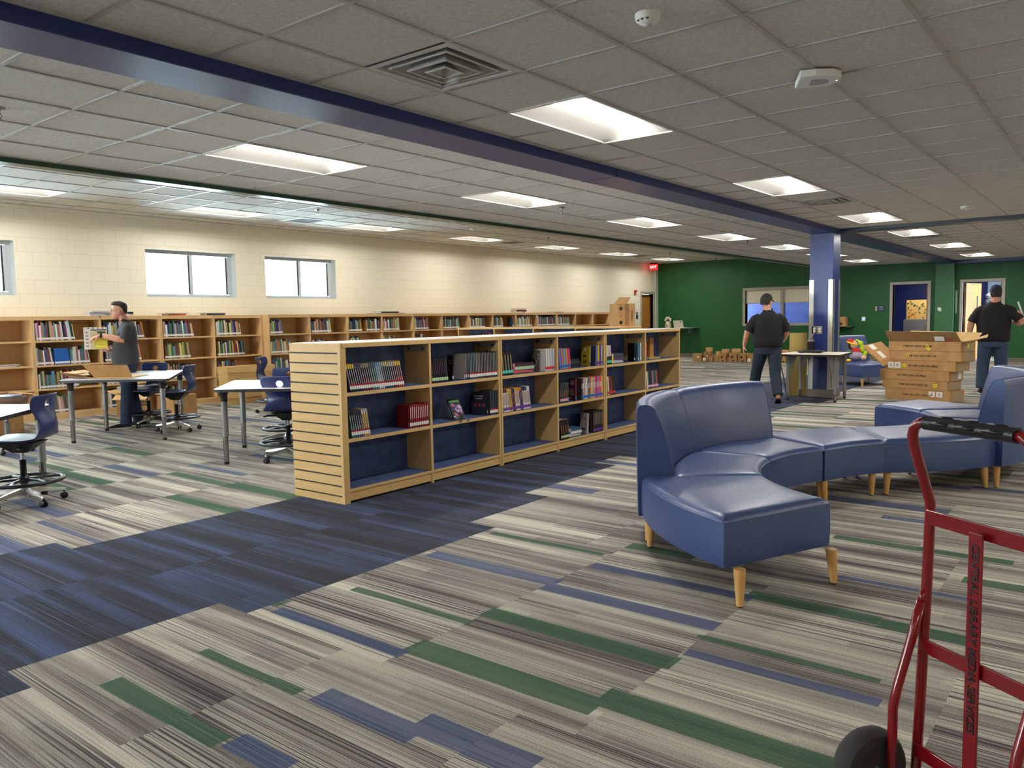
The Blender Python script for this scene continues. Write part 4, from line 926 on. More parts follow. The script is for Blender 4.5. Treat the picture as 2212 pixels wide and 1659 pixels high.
# ================================================================ activity tables
M_edge = mat('black_edge', (22, 22, 24), .45)
def table(poly, legs, label, z=.73):
    o_ = (sum(p[0] for p in poly)/4, sum(p[1] for p in poly)/4); t = thing('activity_table', label, 'table', (o_[0], o_[1], 0), group='white topped tables with grey legs')
    P = loc_(poly, o_); r = []
    for i in range(len(P)):       # rounded corners
        a, b, c = Vector(P[i-1]), Vector(P[i]), Vector(P[(i+1) % len(P)]); u = (a-b).normalized()*.06; v = (c-b).normalized()*.06
        for k in range(5): s_ = k/4; r.append(tuple(b+u*(1-s_)**2+v*s_**2))
    tp = MB().prism(r, z-.028, z-.0015, M_edge).prism([(x*.994, y*.994) for x, y in r], z-.0015, z, M_lam).build('tabletop', t)
    for x, y in loc_(legs, o_):
        l = MB().lathe([(.030, .27), (.030, z-.12)], M_grey, 20, (x, y, 0)).build('leg', t, smooth='auto')
        MB().lathe([(.024, .025), (.025, .27)], M_chrome, 20, (x, y, 0)).build('leg_insert', l, smooth='auto')
        MB().lathe([(.024, 0), (.026, .012), (.025, .028)], M_black, 20, (x, y, 0)).build('leg_foot', l, smooth='auto')
        MB().lathe([(.034, z-.125), (.034, z-.06), (.05, z-.0285)], M_black, 20, (x, y, 0)).build('leg_socket', l, smooth='auto')
        for k in range(6): 
            pass
        h = MB()
        for k in range(6): h.box((x-.026, y-.006, .07+k*.03), (x-.0225, y+.006, .083+k*.03), M_black)
        h.build('height_slots', l)
    return t
table([(3.87, 9.60), (4.66, 8.63), (5.70, 10.12), (4.85, 10.98)], [(3.99, 9.57), (4.71, 8.87), (5.56, 10.0), (4.72, 10.33)], 'white trapezoid table with opened cardboard on it, before the standing man')
table([(4.075, 6.76), (4.76, 5.78), (5.56, 6.69), (4.88, 7.67)], [(4.2, 6.78), (4.80, 5.93), (5.42, 6.66), (4.886, 7.53)], 'white table beside the slatted end panel with two blue chairs')
table([(2.69, 6.76), (1.84, 5.85), (1.24, 6.65), (2.09, 7.56)], [(2.60, 6.83), (1.86, 6.02), (1.38, 6.66), (2.10, 7.40)], 'white table cut by the left frame edge behind the nearest chair')
# table at the column, with triangular gussets
t = thing('activity_table', 'white table standing against the blue column with gusseted grey legs', 'table', (12.6, 3.86, 0), group='white topped tables with grey legs')
P = [(-.50, -.50), (.44, -.43), (.44, .48), (-.50, .44)]
MB().prism(P, .702, .728, M_edge).prism([(x*.99, y*.99) for x, y in P], .728, .73, mat('pale_laminate', (214, 204, 180), .4)).build('tabletop', t, bevel=.003)
for x, y in ((-.27, .33), (.38, .35), (-.27, -.38), (.38, -.34)):
    l = MB().lathe([(.026, .12), (.026, .69)], M_grey, 18, (x, y, 0)).build('leg', t, smooth='auto')
    MB().lathe([(.021, .03), (.022, .12)], M_chrome, 18, (x, y, 0)).build('leg_insert', l, smooth='auto'); MB().lathe([(.016, 0), (.024, .006), (.022, .03)], M_black, 18, (x, y, 0)).build('leg_foot', l, smooth='auto')
    sx = -1 if x > 0 else 1; sy = -1 if y > 0 else 1
    g = MB().extr([(y, .70), (y, .42), (y+sy*.03, .42), (y+sy*.14, .70)], x-.006, x+.006, M_grey, 0); g.build('gusset', t)
# ================================================================ column
CX0, CX1, CY0, CY1 = 13.05, 13.42, 3.737, 4.106
t = thing('column', 'blue square column with steel corner guards under the ceiling beam', 'column', ((CX0+CX1)/2, (CY0+CY1)/2, 0))
w_ = CX1-CX0; h_ = CY1-CY0
MB().box((-w_/2, -h_/2, 0), (w_/2, h_/2, 2.612), M_blue).build('shaft', t, bevel=.006)
MB().box((-w_/2-.022, -h_/2-.022, 0), (w_/2+.022, h_/2+.022, .125), M_base).build('base_wrap', t, bevel=.003)
for sx in (-1, 1):
    for sy in (-1, 1):
        g = MB(); a, b = sx*w_/2, sy*h_/2; e = .006
        g.box((min(a+sx*e, a), min(b+sy*e, b-sy*.072), .125), (max(a+sx*e, a), max(b+sy*e, b-sy*.072), 1.88), M_brush)
        g.box((min(a+sx*e, a-sx*.072), min(b+sy*e, b), .125), (max(a+sx*e, a-sx*.072), max(b+sy*e, b), 1.88), M_brush); g.build('corner_guard', t)
for k, (ya, yb) in enumerate(((3.983, 4.060), (3.895, 3.975))):
    y0, y1 = ya-(CY0+CY1)/2, yb-(CY0+CY1)/2; x = -w_/2
    p = MB().box((x-.006, y0, 1.016), (x, y1, 1.139), M_brush).build('outlet_plate', t, bevel=.002)
    for z in (1.045, 1.085): MB().ell((x-.007, (y0+y1)/2, z+.012), (.003, .017, .015), M_white).build('socket', p)
# ================================================================ cartons
M_tape = mat('clear_tape', (176, 152, 118), .25)
def carton(x, y, w_, d_, h_, rz, label, group=None, z=0, openf=0, m=None, tape=True, cat='cardboard box'):
    """origin at its base centre; front is local -y"""
    m = m or M_card; t = thing('cardboard_carton', label, cat, (x, y, z+.0005), rz, group); e = .004
    if openf == 0:
        MB().box((-w_/2, -d_/2, 0), (w_/2, d_/2, h_), m).build('body', t, bevel=.002)
        if tape: MB().box((-w_/2-.001, -.025, h_*.8), (w_/2+.001, .025, h_+.001), M_tape).build('tape', t)
    else:
        b = MB().box((-w_/2, -d_/2, 0), (w_/2, -d_/2+e, h_), m).box((-w_/2, d_/2-e, 0), (w_/2, d_/2, h_), m).box((-w_/2, -d_/2, 0), (-w_/2+e, d_/2, h_), m).box((w_/2-e, -d_/2, 0), (w_/2, d_/2, h_), m).box((-w_/2, -d_/2, 0), (w_/2, d_/2, e), m); b.build('body', t)
        f = min(w_, d_)*.42
        for k, (px, py, ww, ang, rzf) in enumerate(((0, -d_/2, w_, openf, 0), (w_/2, 0, d_, openf*.8, PI/2), (0, d_/2, w_, openf*1.05, PI), (-w_/2, 0, d_, openf*.6, -PI/2))):
            fl = MB().box((-ww/2+.004, -.002, 0), (ww/2-.004, .002, f), M_cardi).build('flap', t, loc=(px, py, h_), rot=(ang, 0, rzf))
    return t
# stack of six flat cartons beyond the couch
A0 = math.atan2(-.955, -.296)+0; ang = math.atan2(-.95, -.29)      # front face runs along this direction
FD = Vector((-.292, -.956)); ND = Vector((.956, -.292))            # along the front, and into the depth
rz = math.atan2(FD.y, FD.x)
M_label = mat('carton_label', (236, 232, 226), .5)
sx = [(-.0, .99, 0, .17), (-.045, .99, .17, .138), (-.09, 1.06, .308, .15), (-.02, 1.08, .458, .148), (.075, 1.06, .606, .147), (.05, 1.08, .753, .145)]
base = Vector((13.31, 3.0)); fl_names = ['bottom', 'second', 'third', 'fourth', 'fifth', 'opened top']
for k, (s0, ln, z, h_) in enumerate(sx):
    t = thing('flat_carton', '%s carton of six stacked flat cartons%s' % (fl_names[k], ['', ' with crooked yellow sticker', ', its print upside down', ' with two white labels and yellow sticker', ' with yellow sticker at its left end', ', flaps spread wide'][k]), 'cardboard box', (base.x+FD.x*s0, base.y+FD.y*s0, z+.0006), rz, 'stack of flat cartons')
    # local x along the front, local y = into the depth (rz maps x->FD); depth is +y or -y
    D = .42; h_ -= .003
    if k < 5: MB().box((0, 0, 0), (ln, D, h_), M_card).build('body', t, bevel=.002)
    else:
        e = .004; MB().box((0, 0, 0), (ln, e, h_), M_card).box((0, D-e, 0), (ln, D, h_), M_card).box((0, 0, 0), (e, D, h_), M_card).box((ln-e, 0, 0), (ln, D, h_), M_card).box((0, 0, 0), (ln, D, e), M_cardi).build('body', t)
        f1 = MB().add([(0, 0, 0), (ln, 0, 0), (ln-.05, -.07, .145), (-.03, -.07, .155)], [(0, 1, 2, 3)], M_cardd).build('flap', t, loc=(0, 0, h_), solid=.004)
        MB().box((.72, -.03, .03), (.86, -.028, .10), M_label).xf(Matrix.Rotation(.45, 4, 'X')).build('shipping_label', f1); MB().box((.92, -.03, .03), (.96, -.028, .07), mat('red_mark', (190, 40, 30), .6)).xf(Matrix.Rotation(.45, 4, 'X')).build('red_mark', f1)
        MB().add([(.02, 0, 0), (ln, 0, 0), (ln+.02, .16, .12), (.05, .12, .15)], [(0, 1, 2, 3)], M_cardi).build('flap', t, loc=(0, D, h_), solid=.004)
        MB().add([(0, 0, 0), (0, D, 0), (.16, D+.03, .10), (.34, .02, .07)], [(0, 1, 2, 3)], M_cardi).build('flap', t, loc=(ln, 0, h_), solid=.004)
        MB().add([(0, 0, 0), (0, D, 0), (-.06, D-.03, .13), (-.05, .02, .16)], [(0, 1, 2, 3)], M_cardi).build('flap', t, loc=(0, 0, h_), solid=.004)
    flip = k in (2, 3)
    lx = {0: .50, 1: .48, 2: .50, 3: .60, 4: .48, 5: .44}[k]
    lettering('ITEM NO: WKT-3001-AP', .042, M_ink, t, (lx, -.0012, h_*.5), (-1, 0, 0) if flip else (1, 0, 0), (0, 0, -1) if flip else (0, 0, 1))
    def stick(x0, x1, z0, z1, m, nm, rot=0, txt=None):
        s_ = MB().box((-(x1-x0)/2, -.0008, -(z1-z0)/2), ((x1-x0)/2, 0, (z1-z0)/2), m).build(nm, t, loc=((x0+x1)/2, -.0006, (z0+z1)/2), rot=(0, rot, 0))
        if txt: lettering(txt, .024, M_ink, s_, (0, -.0014, 0), (1, 0, 0), (0, 0, 1))
        elif nm == 'label':
            q = MB()
            for j in range(4): q.box((-.02, -.0014, -.02+j*.012), (.02-.006*(j % 2), -.0009, -.015+j*.012), M_ink)
            q.build('label_print', s_)
    if k == 1: stick(.78, .85, .05, .09, M_yellow, 'yellow_sticker', -.15, 'HEAVY')
    if k == 4: stick(.24, .31, .06, .10, M_yellow, 'yellow_sticker', -.2, 'HEAVY')
    if k == 5: stick(.55, .64, .035, .075, M_yellow, 'yellow_sticker', .9, 'HEAVY'); 
    if k == 3: stick(.27, .34, .05, .09, M_yellow, 'yellow_sticker', 0, 'HEAVY'); stick(.06, .15, .025, .115, M_label, 'label'); stick(.165, .255, .025, .115, M_label, 'label')
    if k == 0: stick(.68, .77, .07, .15, M_label, 'label'); stick(.79, .88, .07, .15, M_label, 'label')
    e_ = MB().box((ln+.0006, .06, .01), (ln+.0016, D-.04, h_-.01), M_tape).build('end_tape', t)
    if k == 5: MB().box((ln+.002, .18, .05), (ln+.003, .22, .12), M_yellow).build('yellow_sticker', t)
    if k == 2: MB().box((ln+.002, .26, .03), (ln+.003, .36, .13), M_label).build('label', t)
# tilted carton leaning between the lounge chair and the stack
t = thing('tilted_carton', 'carton tipped against the left side of the flat carton stack, two white labels', 'cardboard box', (13.22, 3.20, .50))
Lv = Vector((-.02, -.255, -.235)); Tv = Vector((0, .05, .08)); Wv = Vector((.30, -.20, .06)); og = Vector((0, .075, .245))
p8 = [og+Lv*a+Wv*b+Tv*c for c in (0, 1) for a, b in ((0, 0), (1, 0), (1, 1), (0, 1))]
MB().add(p8, [(0, 3, 2, 1), (4, 5, 6, 7), (0, 1, 5, 4), (1, 2, 6, 5), (2, 3, 7, 6), (3, 0, 4, 7)], M_card).build('body', t, bevel=.003)
for a0, a1, b0, b1 in ((.05, .35, .25, .5), (.5, .9, .3, .5)):
    MB().add([og+Lv*a+Wv*b+Tv*1.012 for a, b in ((a0, b0), (a1, b0), (a1, b1), (a0, b1))], [(0, 1, 2, 3)], M_label).build('label', t)
# little cartons along the green wall
lc = [(10.16, 9.88, 0, .23), (9.84, 9.66, 0, .28), (9.64, 9.53, 0, .15), (9.52, 9.36, 0, .15), (9.34, 9.13, 0, .25), (9.12, 9.05, 0, .13), (9.04, 8.81, 0, .27), (8.79, 8.54, 0, .26), (8.50, 8.42, 0, .25), (9.82, 9.68, .285, .12), (9.51, 9.38, .155, .14), (9.32, 9.16, .255, .11), (9.02, 8.82, .275, .10), (7.63, 7.42, 0, .27), (7.38, 7.20, 0, .27), (7.60, 7.44, .275, .08), (7.36, 7.22, .275, .11)]
dn = ['first carton from the corner, white label', 'second carton, taller, from the corner', 'third small carton from the corner', 'fourth small carton from the corner', 'fifth carton, printed, from the corner', 'sixth narrow carton in the floor row', 'seventh carton, flap folded out', 'eighth carton, printed, in the floor row', 'ninth carton half hidden by the walking man', 'small carton on top of the second one, black cable hanging', 'small carton on top of the fourth one', 'small carton on top of the fifth one', 'open carton on top of the seventh one', 'carton right of the walking man', 'carton by the column table leg', 'flat lid on the carton right of the walking man', 'small pale carton on top by the column table']
for k, (ya, yb, z, h_) in enumerate(lc):
    w_ = ya-yb-.006; xx = 21.62+(.13 if z > 0 else (0 if k % 2 == 0 else .04)); t = carton(xx+.12, (ya+yb)/2, w_, .24 if z == 0 else .2, h_, -PI/2+.0, dn[k]+' along the green wall', 'small cartons along the green wall', z=z, tape=False, m=M_card if z == 0 else M_cardi)
    if k in (4, 6, 7, 13): MB().box((-w_*.2, -.1215, h_*.45), (w_*.05, -.1205, h_*.68), M_ink).box((-.02, -.1215, h_*.08), (w_*.25, -.1205, h_*.2), M_ink).build('printed_mark', t)
    if k in (0, 1): MB().box((w_*.0, -.1215, h_*.45), (w_*.25, -.1205, h_*.7), M_paper).build('label', t)
for k, (y, s_) in enumerate(((9.86, .09), (8.52, .10))):
    MB_ = MB().ell((0, 0, .06), (.05, .05, .06), M_paper, 12, 8).ell((.03, .02, .03), (.05, .05, .03), M_paper, 10, 6); o = MB_.build('crumpled_paper', loc=(21.58, y-.09, 0), smooth=True); tag(o, ['crumpled white paper between the first two small cartons', 'crumpled white paper beside the ninth small carton'][k], 'paper')
t = thing('black_cable', 'black cable loop hanging over the second small carton', 'cable', (21.60, 9.75, .1)); MB().tube([(.0+.0*k, .06*math.cos(k*.52), .14+.12*math.sin(k*.52)) for k in range(13)], .007, M_black, 6).build('loop', t, smooth=True)
for k, (x, y, a, l_) in enumerate(((22.0, 10.45, .3, .5), (19.05, 8.95, .35, .6))):
    o = MB().box((-l_/2, -.03, 0), (l_/2, .03, .015), M_white).build('metal_rail', loc=(x, y, .001), rot=(0, 0, a-PI/2)); tag(o, ['farther white metal rail lying on the carpet before the green wall', 'nearer white metal rail lying on the carpet past the bookcase end'][k], 'rail')
# cartons near the wall bookcases
rzc = math.radians(38-90)
t = carton(5.80, 11.62, .50, .36, .33, rzc, 'open carton printed CKIN on the floor behind the standing man', None, openf=.0001+2.0)
lettering('CKIN', .075, M_ink, t, (.15, -.182, .07), (1, 0, 0), (0, 0, 1))
q = MB()
for a, b in (((.06, .17), (.2, .185)), ((.06, .21), (.2, .225)), ((.06, .25), (.2, .265))): q.box((a[0], -.1815, a[1]), (b[0], -.1805, b[1]), M_ink)
q.build('printed_mark', t)
o = MB().box((-.24, -.16, 0), (.24, .16, .05), mat('grey_lid', (150, 146, 140), .5)).build('plastic_tray', loc=(5.80, 11.62, .40), rot=(0, 0, rzc), bevel=.006); tag(o, 'grey plastic tray lying across the open carton behind the man', 'tray')
carton(6.16, 11.20, .44, .34, .30, math.radians(14), 'plain carton on the floor behind the two blue chairs')
carton(3.82, 11.32, .44, .42, .50, 0, 'open carton at the left frame edge before the wall bookcase', openf=2.1)
carton(8.02, 11.25, .50, .30, .30, 0, 'low carton beside the stacked light boards', tape=False)
for k in range(6):
    o = MB().box((-.46, -.15, 0), (.46, -.138, .104), M_maplex).box((-.46, .138, 0), (.46, .15, .104), M_maplex).box((-.46, -.138, 0), (-.448, .138, .104), M_mapley).box((.448, -.138, 0), (.46, .138, .104), M_mapley).box((-.448, -.138, 0), (.448, .138, .012), M_maplex)
    o = o.build('wooden_drawer', loc=(7.79+.012*math.sin(k*2.2), 11.83+.01*math.cos(k*3), .001+k*.1055), bevel=.0015, seg=1); tag(o, '%s light wooden drawer box from the floor in the stack before the shelves' % nth(k+1), 'drawer box', 'stacked light wooden drawer boxes')
# carton on the crosswise bookcase
t = carton(12.08, 7.00, .34, .30, .385, math.radians(-30), 'big open carton standing on the end of the crosswise low bookcase', None, z=IH, openf=0, tape=False)
MB().box((-.03, -.1515, .01), (.05, -.1505, .383), M_cardd).build('tape_band', t)
for z in (.06, .30): MB().lathe([(.033, 0), (.033, .001)], M_ink, 14).xf(Matrix.Translation((-.11, -.151, z)) @ Matrix.Rotation(PI/2, 4, 'X')).build('printed_mark', t)
lettering('CANVAS', .05, M_ink, t, (.11, -.1515, .17), (0, 0, 1), (-1, 0, 0)); lettering('40 LB', .02, M_ink, t, (-.11, -.1515, .17), (0, 0, 1), (-1, 0, 0))
MB().add([(-.1, .10, .386), (.16, .10, .386), (.21, .07, .50), (-.02, .07, .50)], [(0, 1, 2, 3)], M_cardi).build('flap', t, solid=.004)
# opened cardboard on the table
t = thing('opened_cardboard', 'opened flat cardboard with one flap standing up, on the white trapezoid table', 'cardboard', (4.5, 9.62, .731))
q = MB(); q.add([(.36, -.16, .004), (.08, .85, .004), (-.22, .74, .004), (-.28, -.08, .004), (-.02, -.42, .004)], [(0, 1, 2, 3, 4)], M_cardi).build('sheet', t, solid=.006)
MB().add([(-.27, -.05, .01), (-.24, .70, .01), (-.36, .66, .05), (-.40, .02, .06)], [(0, 1, 2, 3)], M_cardd).build('flap', t, solid=.005)
MB().add([(-.25, -.08, .012), (.02, -.44, .012), (-.06, -.50, .155), (-.38, -.10, .165)], [(0, 1, 2, 3)], M_card).build('flap', t, solid=.005)
MB().add([(-.24, .0, .07), (-.05, .62, .07), (-.30, .62, .055), (-.40, .05, .06)], [(0, 1, 2, 3)], M_cardi).build('flap', t, solid=.005)
MB().add([(-.24, .0, .07), (-.05, .62, .07), (.0, .60, .01), (-.2, -.02, .01)], [(0, 1, 2, 3)], M_card).build('flap', t, solid=.005)
# round stool
t = thing('round_stool', 'round padded stool with brown side at the left frame edge', 'stool', (3.30, 9.52, 0))
MB().lathe([(.03, .50), (.19, .51), (.205, .53), (.205, .585), (.19, .605), (.001, .612)], mat('stool_vinyl', (120, 92, 76), .35), 32).build('seat', t, smooth='auto')
MB().lathe([(.186, .606), (.15, .616), (.001, .62)], mat('stool_top', (84, 96, 140), .3), 32).build('seat_top', t, smooth=True)
MB().lathe([(.03, .06), (.03, .32), (.018, .33), (.018, .51)], M_chrome, 16).build('gas_post', t, smooth='auto')
for k in range(5):
    a = 2*PI*k/5+.4; l = MB().tube([(.02*math.cos(a), .02*math.sin(a), .10), (.25*math.cos(a), .25*math.sin(a), .06)], .014, M_black, 8).build('base_arm', t); MB().ell((.25*math.cos(a), .25*math.sin(a), .028), (.026, .02, .028), M_black).build('caster', l)
# striped papers on a wall shelf
t = thing('stacked_papers', 'black and white papers lying on the left wall shelf', 'papers', (4.28, 12.42, .7935)); q = MB()
for k in range(5): q.box((-.26+.02*k, -.10, .006*k), (.16+.015*k, .10, .006*k+.005), M_ink if k % 2 else M_paper)
q.build('sheets', t)
# ================================================================ hand truck
t = thing('hand_truck', 'red two-wheeled hand truck with black grip and hand-written lettering', 'hand truck', (2.30, .401, 0), math.atan2(-.832, -.555))
# local x = across the frame (towards the near tube), local -y... back direction
w2 = Vector((-.555, -.832)); n2 = Vector((-.832, .555)); sgn = -1 if (Vector((-w2.y, w2.x))-n2).length > 1 else 1
B = lambda a, b, z: (a, b*sgn, z)        # b>0: towards the wheels
W_ = .345; RT = .0135
for a, nm in ((0, -1), (W_, 1)):
    s_ = 1 if a == 0 else -1
    MB().tube([B(a, .03, .05), B(a, .018, .3), B(a, .006, .6), B(a, .0, .81), B(a, .002, .84), B(a+s_*.002, .02, .88), B(a+s_*.004, .062, .99), B(a+s_*.004, .070, 1.02), B(a+s_*.012, .072, 1.045), B(a+s_*.03, .07, 1.057), B(a+s_*.05, .07, 1.059)], RT, M_red, 14).build('upright_tube', t, smooth=True)
MB().tube([B(.05, .07, 1.059), B(W_-.05, .07, 1.059)], RT, M_red, 14).build('handle_bar', t, smooth=True)
gr = MB(); 
gr.tube([B(.045, .07, 1.059), B(W_-.045, .07, 1.059)], .0185, mat('rubber_grip', (20, 20, 22), .35), 16)
gr.build('grip', t, smooth='auto'); 
for k in range(3): MB().tube([B(.075+k*.075, .07, 1.0745), B(.125+k*.075, .07, 1.0745)], .0055, mat('rubber_grip'), 8).tube([B(.075+k*.075, .087, 1.062), B(.125+k*.075, .087, 1.062)], .005, mat('rubber_grip'), 8).build('grip_ridge', t, smooth=True)
for z, zz in ((.80, .0), (.455, .012), (.165, .024)):
    MB().box((.0, -.004+0, -.019), (W_, .004, .019), M_red).build('cross_strap', t, bevel=.0015, loc=(0, sgn*(zz+.012), z))
st = MB().box((-.019, -.003, .05), (.019, .003, .80), M_red).build('centre_strap', t, bevel=.001, loc=(W_/2, sgn*(.036), 0))
M_mark = mat('marker_ink', (8, 4, 5), .5)
lettering('CENTRAL LIBRARY MEDIA SERVICES', .030, M_mark, t, (W_/2, sgn*.0405, .535), (0, 0, -1), (1, 0, 0) if sgn > 0 else (1, 0, 0), shear=.1)
for a in (-.002, W_+.002):
    MB().tube([B(a, .012, .60), B(a, .022, .565)], .010, M_red, 12).tube([B(a, .022, .57), B(a, .045, .49), B(a, .095, .345), B(a, .108, .29), B(a, .108, .08)], .0125, M_red, 14).build('brace_tube', t, smooth=True)
    s_ = -1 if a < 0 else 1
    wx = a+s_*.05
    T4 = Matrix.Translation(B(wx, .135, .107)) @ Matrix.Rotation(PI/2, 4, 'Y')
    wl_ = MB().lathe([(.060, -.026), (.078, -.034), (.096, -.030), (.105, -.016), (.107, 0), (.105, .016), (.096, .030), (.078, .034), (.060, .026)], mat('tyre_rubber', (44, 42, 40), .75), 36).xf(T4).build('wheel', t, smooth='auto')
    MB().lathe([(.064, -.012), (.06, -.016), (.03, -.006), (.022, -.018), (.008, -.02)], M_steel, 24).lathe([(.064, .012), (.06, .016), (.03, .006), (.022, .018), (.008, .02)], M_steel, 24).xf(T4).build('wheel_rim', wl_, smooth='auto')
MB().tube([B(-.06, .135, .112), B(W_+.06, .135, .112)], .008, M_steel, 10).build('axle', t)
MB().box((-.02, -.24, .004), (W_+.02, .0, .010), M_red).xf(Matrix.Scale(-1, 4, (0, 1, 0)) if sgn < 0 else Matrix()).build('toe_plate', t)
# ================================================================ small fittings
t = thing('exit_sign', 'red glowing EXIT sign hanging at the far end of the cream wall', 'exit sign', (23.5, 12.42, 2.86))
MB().box((-.03, -.13, 0), (.03, .13, .19), mat('sign_red', (200, 20, 24), .4, emit=(255, 26, 34), es=1.1)).build('lit_panel', t, bevel=.004); MB().box((-.035, -.12, .19), (.035, .12, .24), M_black).build('canopy', t)
M_lit = mat('sign_letters', (255, 200, 200), .4, emit=(255, 120, 120), es=4.5)
lettering('EXIT', .12, M_lit, t, (-.0315, 0, .095), (0, -1, 0), (0, 0, 1))
t = thing('alarm_strobe', 'small red fire alarm strobe on the cream wall beside the door', 'fire alarm', (22.67, YC, 2.06)); MB().box((-.06, -.05, 0), (.06, -.001, .14), mat('alarm_red', (180, 24, 24), .4)).build('housing', t, bevel=.006); MB().box((-.03, -.06, .02), (.03, -.05, .06), M_white).build('lamp', t)
t = thing('wall_sign', 'small blue sign on the cream wall left of the wooden door', 'sign', (22.80, YC, 1.27)); MB().box((-.06, -.008, 0), (.06, -.001, .22), mat('sign_blue', (24, 44, 92), .5)).build('plate', t)
MB().box((-.03, -.0095, .12), (.03, -.0085, .18), M_white).build('symbol', t)
t = thing('room_sign', 'blue room number sign with beige strip on the green wall', 'sign', (XB, 5.64, 1.39)); MB().box((-.008, -.125, 0), (-.001, .085, .13), mat('sign_blue')).build('plate', t); MB().box((-.009, .088, 0), (-.001, .125, .13), mat('sign_beige', (214, 204, 160), .5)).build('strip', t)
lettering('A200', .045, M_paper, t, (-.0095, -.02, .10), (0, -1, 0), (0, 0, 1)); lettering('CLASSROOM', .026, M_paper, t, (-.0095, -.02, .045), (0, -1, 0), (0, 0, 1))
t = thing('wall_thermostat', 'small white panel with pale blue screen on the green wall', 'control panel', (XB, 6.08, 1.108)); MB().box((-.012, -.05, 0), (-.001, .05, .118), M_white).build('housing', t, bevel=.003); MB().box((-.0135, -.032, .025), (-.0125, .032, .098), mat('pale_screen', (150, 190, 230), .3, emit=(150, 200, 255), es=.5)).build('screen', t)
t = thing('wall_sensor', 'white rounded sensor on the green pilaster', 'sensor', (XB-.2, 4.10, 1.40)); MB().ell((-.008, 0, 0), (.012, .045, .062), M_white, 20, 10, Matrix.Rotation(-.5, 3, 'X')).build('housing', t, smooth=True)
t = thing('tall_white_strip', 'narrow tall white strip on the green wall right of the pilaster', 'wall strip', (XB, 3.735, 1.28)); MB().box((-.02, -.02, 0), (-.001, .02, .62), mat('strip_green_white', (170, 190, 170), .5)).build('panel', t)
# counters at the green wall
t = thing('wall_counter', 'black edged white counter in the corner of green and cream walls', 'counter', (23.95, 11.88, 0)); MB().box((-.22, -.74, .925), (.285, .76, .945), M_black).box((-.215, -.73, .945), (.285, .75, .952), M_lam).build('counter_top', t)
for y in (-.5, .5): MB().box((.0, y-.01, .78), (.285, y+.01, .925), M_grey).build('bracket', t)
t = thing('wall_counter', 'narrow counter on the green wall right of the column carrying two cartons', 'counter', (24.0, 6.72, 0)); MB().box((-.18, -.40, .94), (.235, .42, .965), M_black).box((-.18, -.40, .965), (.235, .42, .968), M_lam).build('counter_top', t); MB().box((.0, -.01, .80), (.235, .01, .94), M_grey).build('bracket', t)
for y, l in ((6.82, 'left'), (6.58, 'right')):
    c_ = carton(23.97, y, .22, .24, .27, -PI/2, '%s of the two small cartons on the narrow wall counter' % l, 'two cartons on the wall counter', z=.968, tape=False); MB().box((-.06, -.1215, .03), (.02, -.1205, .10), M_ink).build('printed_mark', c_)
t = thing('flower_jar', 'pale jar with cream fabric flowers on the corner counter', 'vase', (23.93, 12.12, .953)); MB().lathe([(.09, 0), (.10, .02), (.10, .14), (.075, .18), (.075, .22), (.06, .225)], mat('jar_cream', (206, 196, 166), .4), 20).build('jar', t, smooth='auto'); MB().ell((-.098, 0, .09), (.006, .03, .035), M_cardd).build('jar_emblem', t)
for k in range(9):
    a = k*.7; MB().ell((.05*math.cos(a), .11*math.sin(a*1.3), .30+.05*math.sin(k*2.1)), (.035, .05, .028), mat('petal', (232, 222, 200), .6), 8, 6, Euler((k, k*2, 0)).to_matrix()).build('flower', t, smooth=True)
t = thing('laptop', 'open pale laptop on the corner counter against the green wall', 'laptop', (23.92, 11.66, .953), 0); MB().box((-.10, -.17, 0), (.14, .17, .018), M_white).build('keyboard_base', t, bevel=.004)
sc_ = MB().box((-.008, -.17, 0), (.0, .17, .24), mat('laptop_shell', (214, 206, 186), .4)).build('screen_lid', t, loc=(-.10, .02, .016), rot=(0, -.28, 0), bevel=.004); MB().box((-.0095, -.12, .17), (-.0085, -.07, .21), mat('sticker_violet', (120, 110, 140), .5)).build('lid_sticker', sc_)
t = thing('power_cord', 'thin pale cord hanging from the corner counter down the green wall', 'cord', (XB-.012, 11.5, .1)); MB().tube([(0, .0, .82), (0, .02, .6), (-.01, -.05, .45), (0, .06, .3), (0, 0, .1)], .004, mat('green_cord', (60, 110, 60), .5), 6).build('cord_run', t, smooth=True)
# things at the column
t = thing('leaning_board', 'tall tan cardboard sheet leaning beside the blue column', 'board', (13.12, 4.30, 0)); Mt = mat('tan_board', (176, 150, 84), .7)
MB().box((-.02, -.14, 0), (.02, .13, 1.03), Mt).build('sheet', t, bevel=.002, rot=(0, .0, .5))
t = thing('folded_easel', 'thin folded easel with white edge leaning left of the column', 'easel', (12.95, 4.50, 0)); MB().box((-.01, -.10, .0), (.01, -.085, .62), M_black).xf(Matrix.Rotation(-.22, 4, 'X')).build('leg', t); MB().box((-.01, -.05, .05), (.01, -.02, .66), M_white).xf(Matrix.Rotation(-.25, 4, 'X')).build('white_panel', t)
t = thing('charging_box', 'small black box with grey cap on the table against the column', 'charger', (12.93, 4.03, .731)); MB().box((-.05, -.045, 0), (.05, .045, .165), M_black).build('body', t, bevel=.006); MB().box((-.052, -.047, .165), (.052, .047, .19), M_steel).build('cap', t, bevel=.006)
t = thing('cable_coil', 'coil of black cables lying on the table at the column', 'cable', (12.62, 3.95, .731)); q = MB()
for k in range(4): q.tube([((.10+.01*k)*math.cos(a*.4)+.01*k, (.17+.012*k)*math.sin(a*.4), .008+.007*k+.003*math.sin(a)) for a in range(17)], .007, M_black, 6)
q.build('coil', t, smooth=True); MB().tube([(.05, .1, .01), (.25, .12, .05), (.36, .1, .2), (.41, .02, .34)], .005, M_black, 6).build('lead', t, smooth=True)
